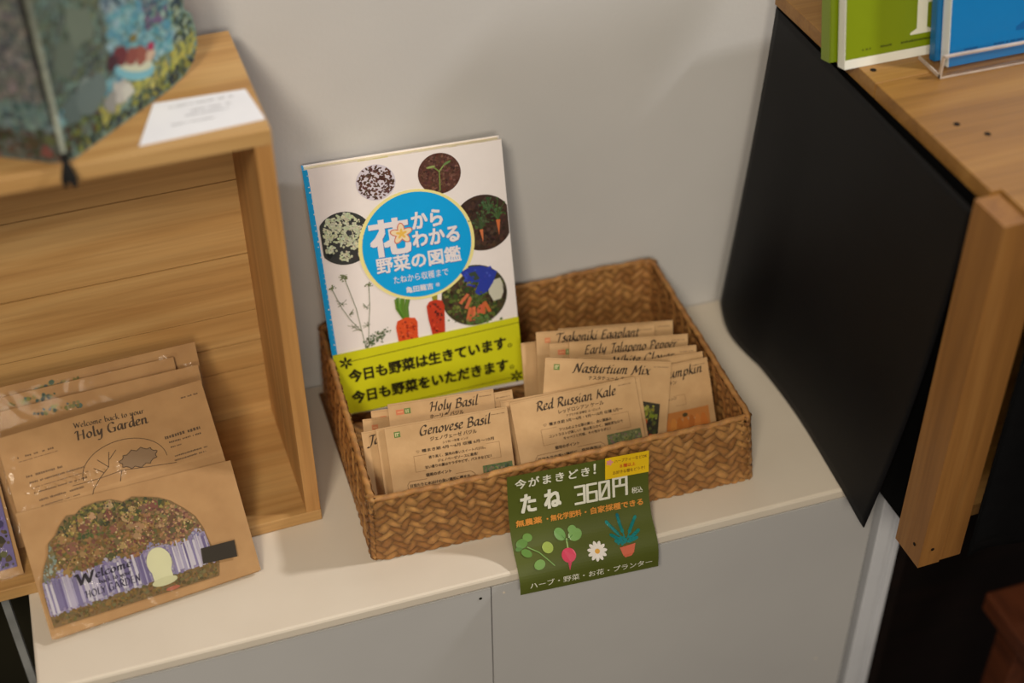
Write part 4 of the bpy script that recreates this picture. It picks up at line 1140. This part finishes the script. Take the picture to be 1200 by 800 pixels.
# booklets and acrylic holder on the right crate
def booklet(name_label, x, y, z, w, h, th, lean, yaw, front, sidec, art, group='booklets on the right crate'):
    t = tag(empty('booklet', (x, y, z)), name_label, 'booklet', group)
    U, V, Nn = axes(lean, yaw)
    def bx(mb, u0, v0, n0, u1, v1, n1, mat, col=None):
        Pp = [U * u + V * v + Nn * n for n in (n0, n1) for v in (v0, v1) for u in (u0, u1)]
        mb.add(Pp, [(0, 2, 3, 1), (4, 5, 7, 6), (0, 1, 5, 4), (2, 6, 7, 3), (0, 4, 6, 2), (1, 3, 7, 5)], mat, col)
    mb = MB(); bx(mb, 0, 0, -.0008, w, h, 0, 'print_gloss', front); bx(mb, 0, 0, -th, w, h, -th + .0008, 'print_gloss', front)
    if sidec: bx(mb, -.0004, 0, -th, .0004, h, 0, 'print_gloss', sidec)
    c = Canvas(); art(c, w * 1000, h * 1000); c.into(mb, flat(U, V, Nn), 'print_gloss'); mb.build('cover', t)
    mb = MB(); bx(mb, .0006, .0006, -th + .0009, w - .001, h - .0015, -.0009, 'pages_white'); mb.build('page_block', t)
    return t
def green_art(c, w, h):
    c.rect(0, 0, w, 6.5, (236, 236, 226), 1)
    q = (232, 232, 214)
    x0 = 50   # big serif letter F
    c.rect(x0 + 5, 18, x0 + 13, 88, q, 1); c.poly([(x0, 16), (x0 + 18, 16), (x0 + 18, 17.6), (x0 + 13, 20), (x0 + 5, 20), (x0, 17.6)], q, 2.2); c.rect(x0, 84, x0 + 42, 88, q, 1)
    c.rect(x0 + 13, 37, x0 + 30, 40.5, q, 2.2); c.poly([(x0 + 38, 88), (x0 + 42, 88), (x0 + 44, 70), (x0 + 41, 70)], q, 2.2)
    random.seed(50); c.squiggle(13, 11, 21, 1.7, (64, 74, 20), 2); c.squiggle(27, 11, 37, 1.7, (64, 74, 20), 2); c.squiggle(43, 11, 78, 1.7, (64, 74, 20), 2)
def plain(c, w, h): c.rect(w - 10, 2, w - 4, h - 2, (0, 0, 0), -1) if False else None
def blue_art(c, w, h):
    q = (0, 92, 160); x0 = 52
    c.rect(x0 + 8, 18, x0 + 18, 92, q, 1); c.poly([(x0, 17), (x0 + 28, 17), (x0 + 28, 20), (x0 + 18, 24), (x0 + 8, 24), (x0, 20)], q, 1.2)
    random.seed(51); c.squiggle(12, 9.6, 22, 1.6, (12, 80, 140), 2); c.squiggle(34, 9.6, 58, 1.6, (12, 80, 140), 2)
GRN = (126, 146, 6); DB = (0, 116, 184)
booklet('green booklet standing in front of its twin, white lower margin, large pale letter', .4878, .7806, Z1 + .0006, .148, .20, .009, 13, 1, GRN, (236, 236, 226), green_art)
booklet('plain green booklet standing directly behind the lettered green one', .4825, .7925, Z1 + .0006, .148, .203, .0115, 13, 1, (120, 142, 8), (120, 142, 8), plain)
booklet('blue booklet in the acrylic holder, foremost with dark blue letter', .5535, .7570, Z1 + .0034, .148, .20, .009, 13, 1, DB, (232, 236, 240), blue_art)
booklet('plain blue booklet standing directly behind the lettered blue one', .5490, .7672, Z1 + .0034, .148, .203, .0060, 13, 1, (0, 104, 166), (0, 104, 166), plain)
ah = tag(empty('acrylic_holder', (.62, .77, Z1 + .0004)), 'clear acrylic holder supporting the blue booklets on the right crate', 'holder')
X0, X1, Y0, Y1 = .5432, .72, .7492, .778
mb = MB(); mb.box((X0, Y0, Z1 + .0007), (X1, Y1, Z1 + .003), 'clear_acrylic'); P(ah, mb, 'base_plate')
mb = MB(); mb.box((X0, Y0, Z1 + .003), (X1, Y0 + .002, Z1 + .0165), 'clear_acrylic'); P(ah, mb, 'front_lip')
mb = MB()  # pale opaque bars stand in for light caught along the acrylic edges
mb.box((X0, Y0 - .0003, Z1 + .0162), (X1, Y0 + .0022, Z1 + .0174), 'acrylic_glint')
mb.box((X0 - .0004, Y0 - .0003, Z1 + .0006), (X0 + .0006, Y0 + .0022, Z1 + .0174), 'acrylic_glint')
mb.box((X0 - .0004, Y0 - .0004, Z1 + .0006), (X1, Y0 + .0002, Z1 + .0018), 'acrylic_glint')
mb.box((X0 - .0004, Y0, Z1 + .0006), (X0 + .0006, Y1, Z1 + .0031), 'acrylic_glint')
ed = P(ah, mb, 'edge_glint')

# ================================================================== CAMERA
cam_d = bpy.data.cameras.new('camera'); cam = bpy.data.objects.new('camera', cam_d); COL.objects.link(cam)
fpx = 1729.0
down = Vector((22, 2051., fpx)).normalized(); upv = -down
dp = Vector((-730., -1450., fpx)).normalized(); dp = (dp - upv * dp.dot(upv)).normalized()
rt = dp.cross(upv).normalized()
if rt.x < 0: rt = -rt
# rows map camera (right, down, forward) to world
Wm = Matrix((rt, dp, upv))
cr_, cd_, cf_ = Wm.col[0], Wm.col[1], Wm.col[2]
M = Matrix((( cr_[0], -cd_[0], -cf_[0], 0), (cr_[1], -cd_[1], -cf_[1], 0), (cr_[2], -cd_[2], -cf_[2], .8179), (0, 0, 0, 1)))
cam.matrix_world = M
cam_d.sensor_width = 36; cam_d.lens = fpx * 36 / 1200
cam_d.clip_start = .01
cam_d.dof.use_dof = True; cam_d.dof.focus_distance = 1.075; cam_d.dof.aperture_fstop = 2.5
scn.camera = cam

# ================================================================== LIGHTS
def area(name, loc, target, size, power, col, sy=None):
    l = bpy.data.lights.new(name, 'AREA'); l.energy = power; l.size = size; l.color = col
    if sy: l.shape = 'RECTANGLE'; l.size_y = sy
    o = bpy.data.objects.new(name, l); COL.objects.link(o); o.location = loc
    o.rotation_euler = (Vector(target) - Vector(loc)).to_track_quat('-Z', 'Y').to_euler()
    return o
area('ceiling_lamp_right', (1.75, .40, 1.75), (.3, .75, 0), .14, 24, (1.0, .96, .92))
area('ceiling_lamp_left', (-.72, -.95, 1.95), (.2, .8, .05), .42, 33, (1.0, .87, .68))
area('low_front_light', (-.15, -1.5, 1.25), (.0, .8, .12), .5, 15, (1.0, .88, .70))  # unseen warm light, added low in front to reach into the left crate
area('room_daylight', (.1, -1.9, 1.3), (.25, .8, 0), 1.6, 2, (.92, .96, 1.0))
w = bpy.data.worlds.new('world'); scn.world = w; w.use_nodes = True
bg = w.node_tree.nodes['Background']
bg.inputs[0].default_value = (.95, .96, 1.0, 1); bg.inputs[1].default_value = .09
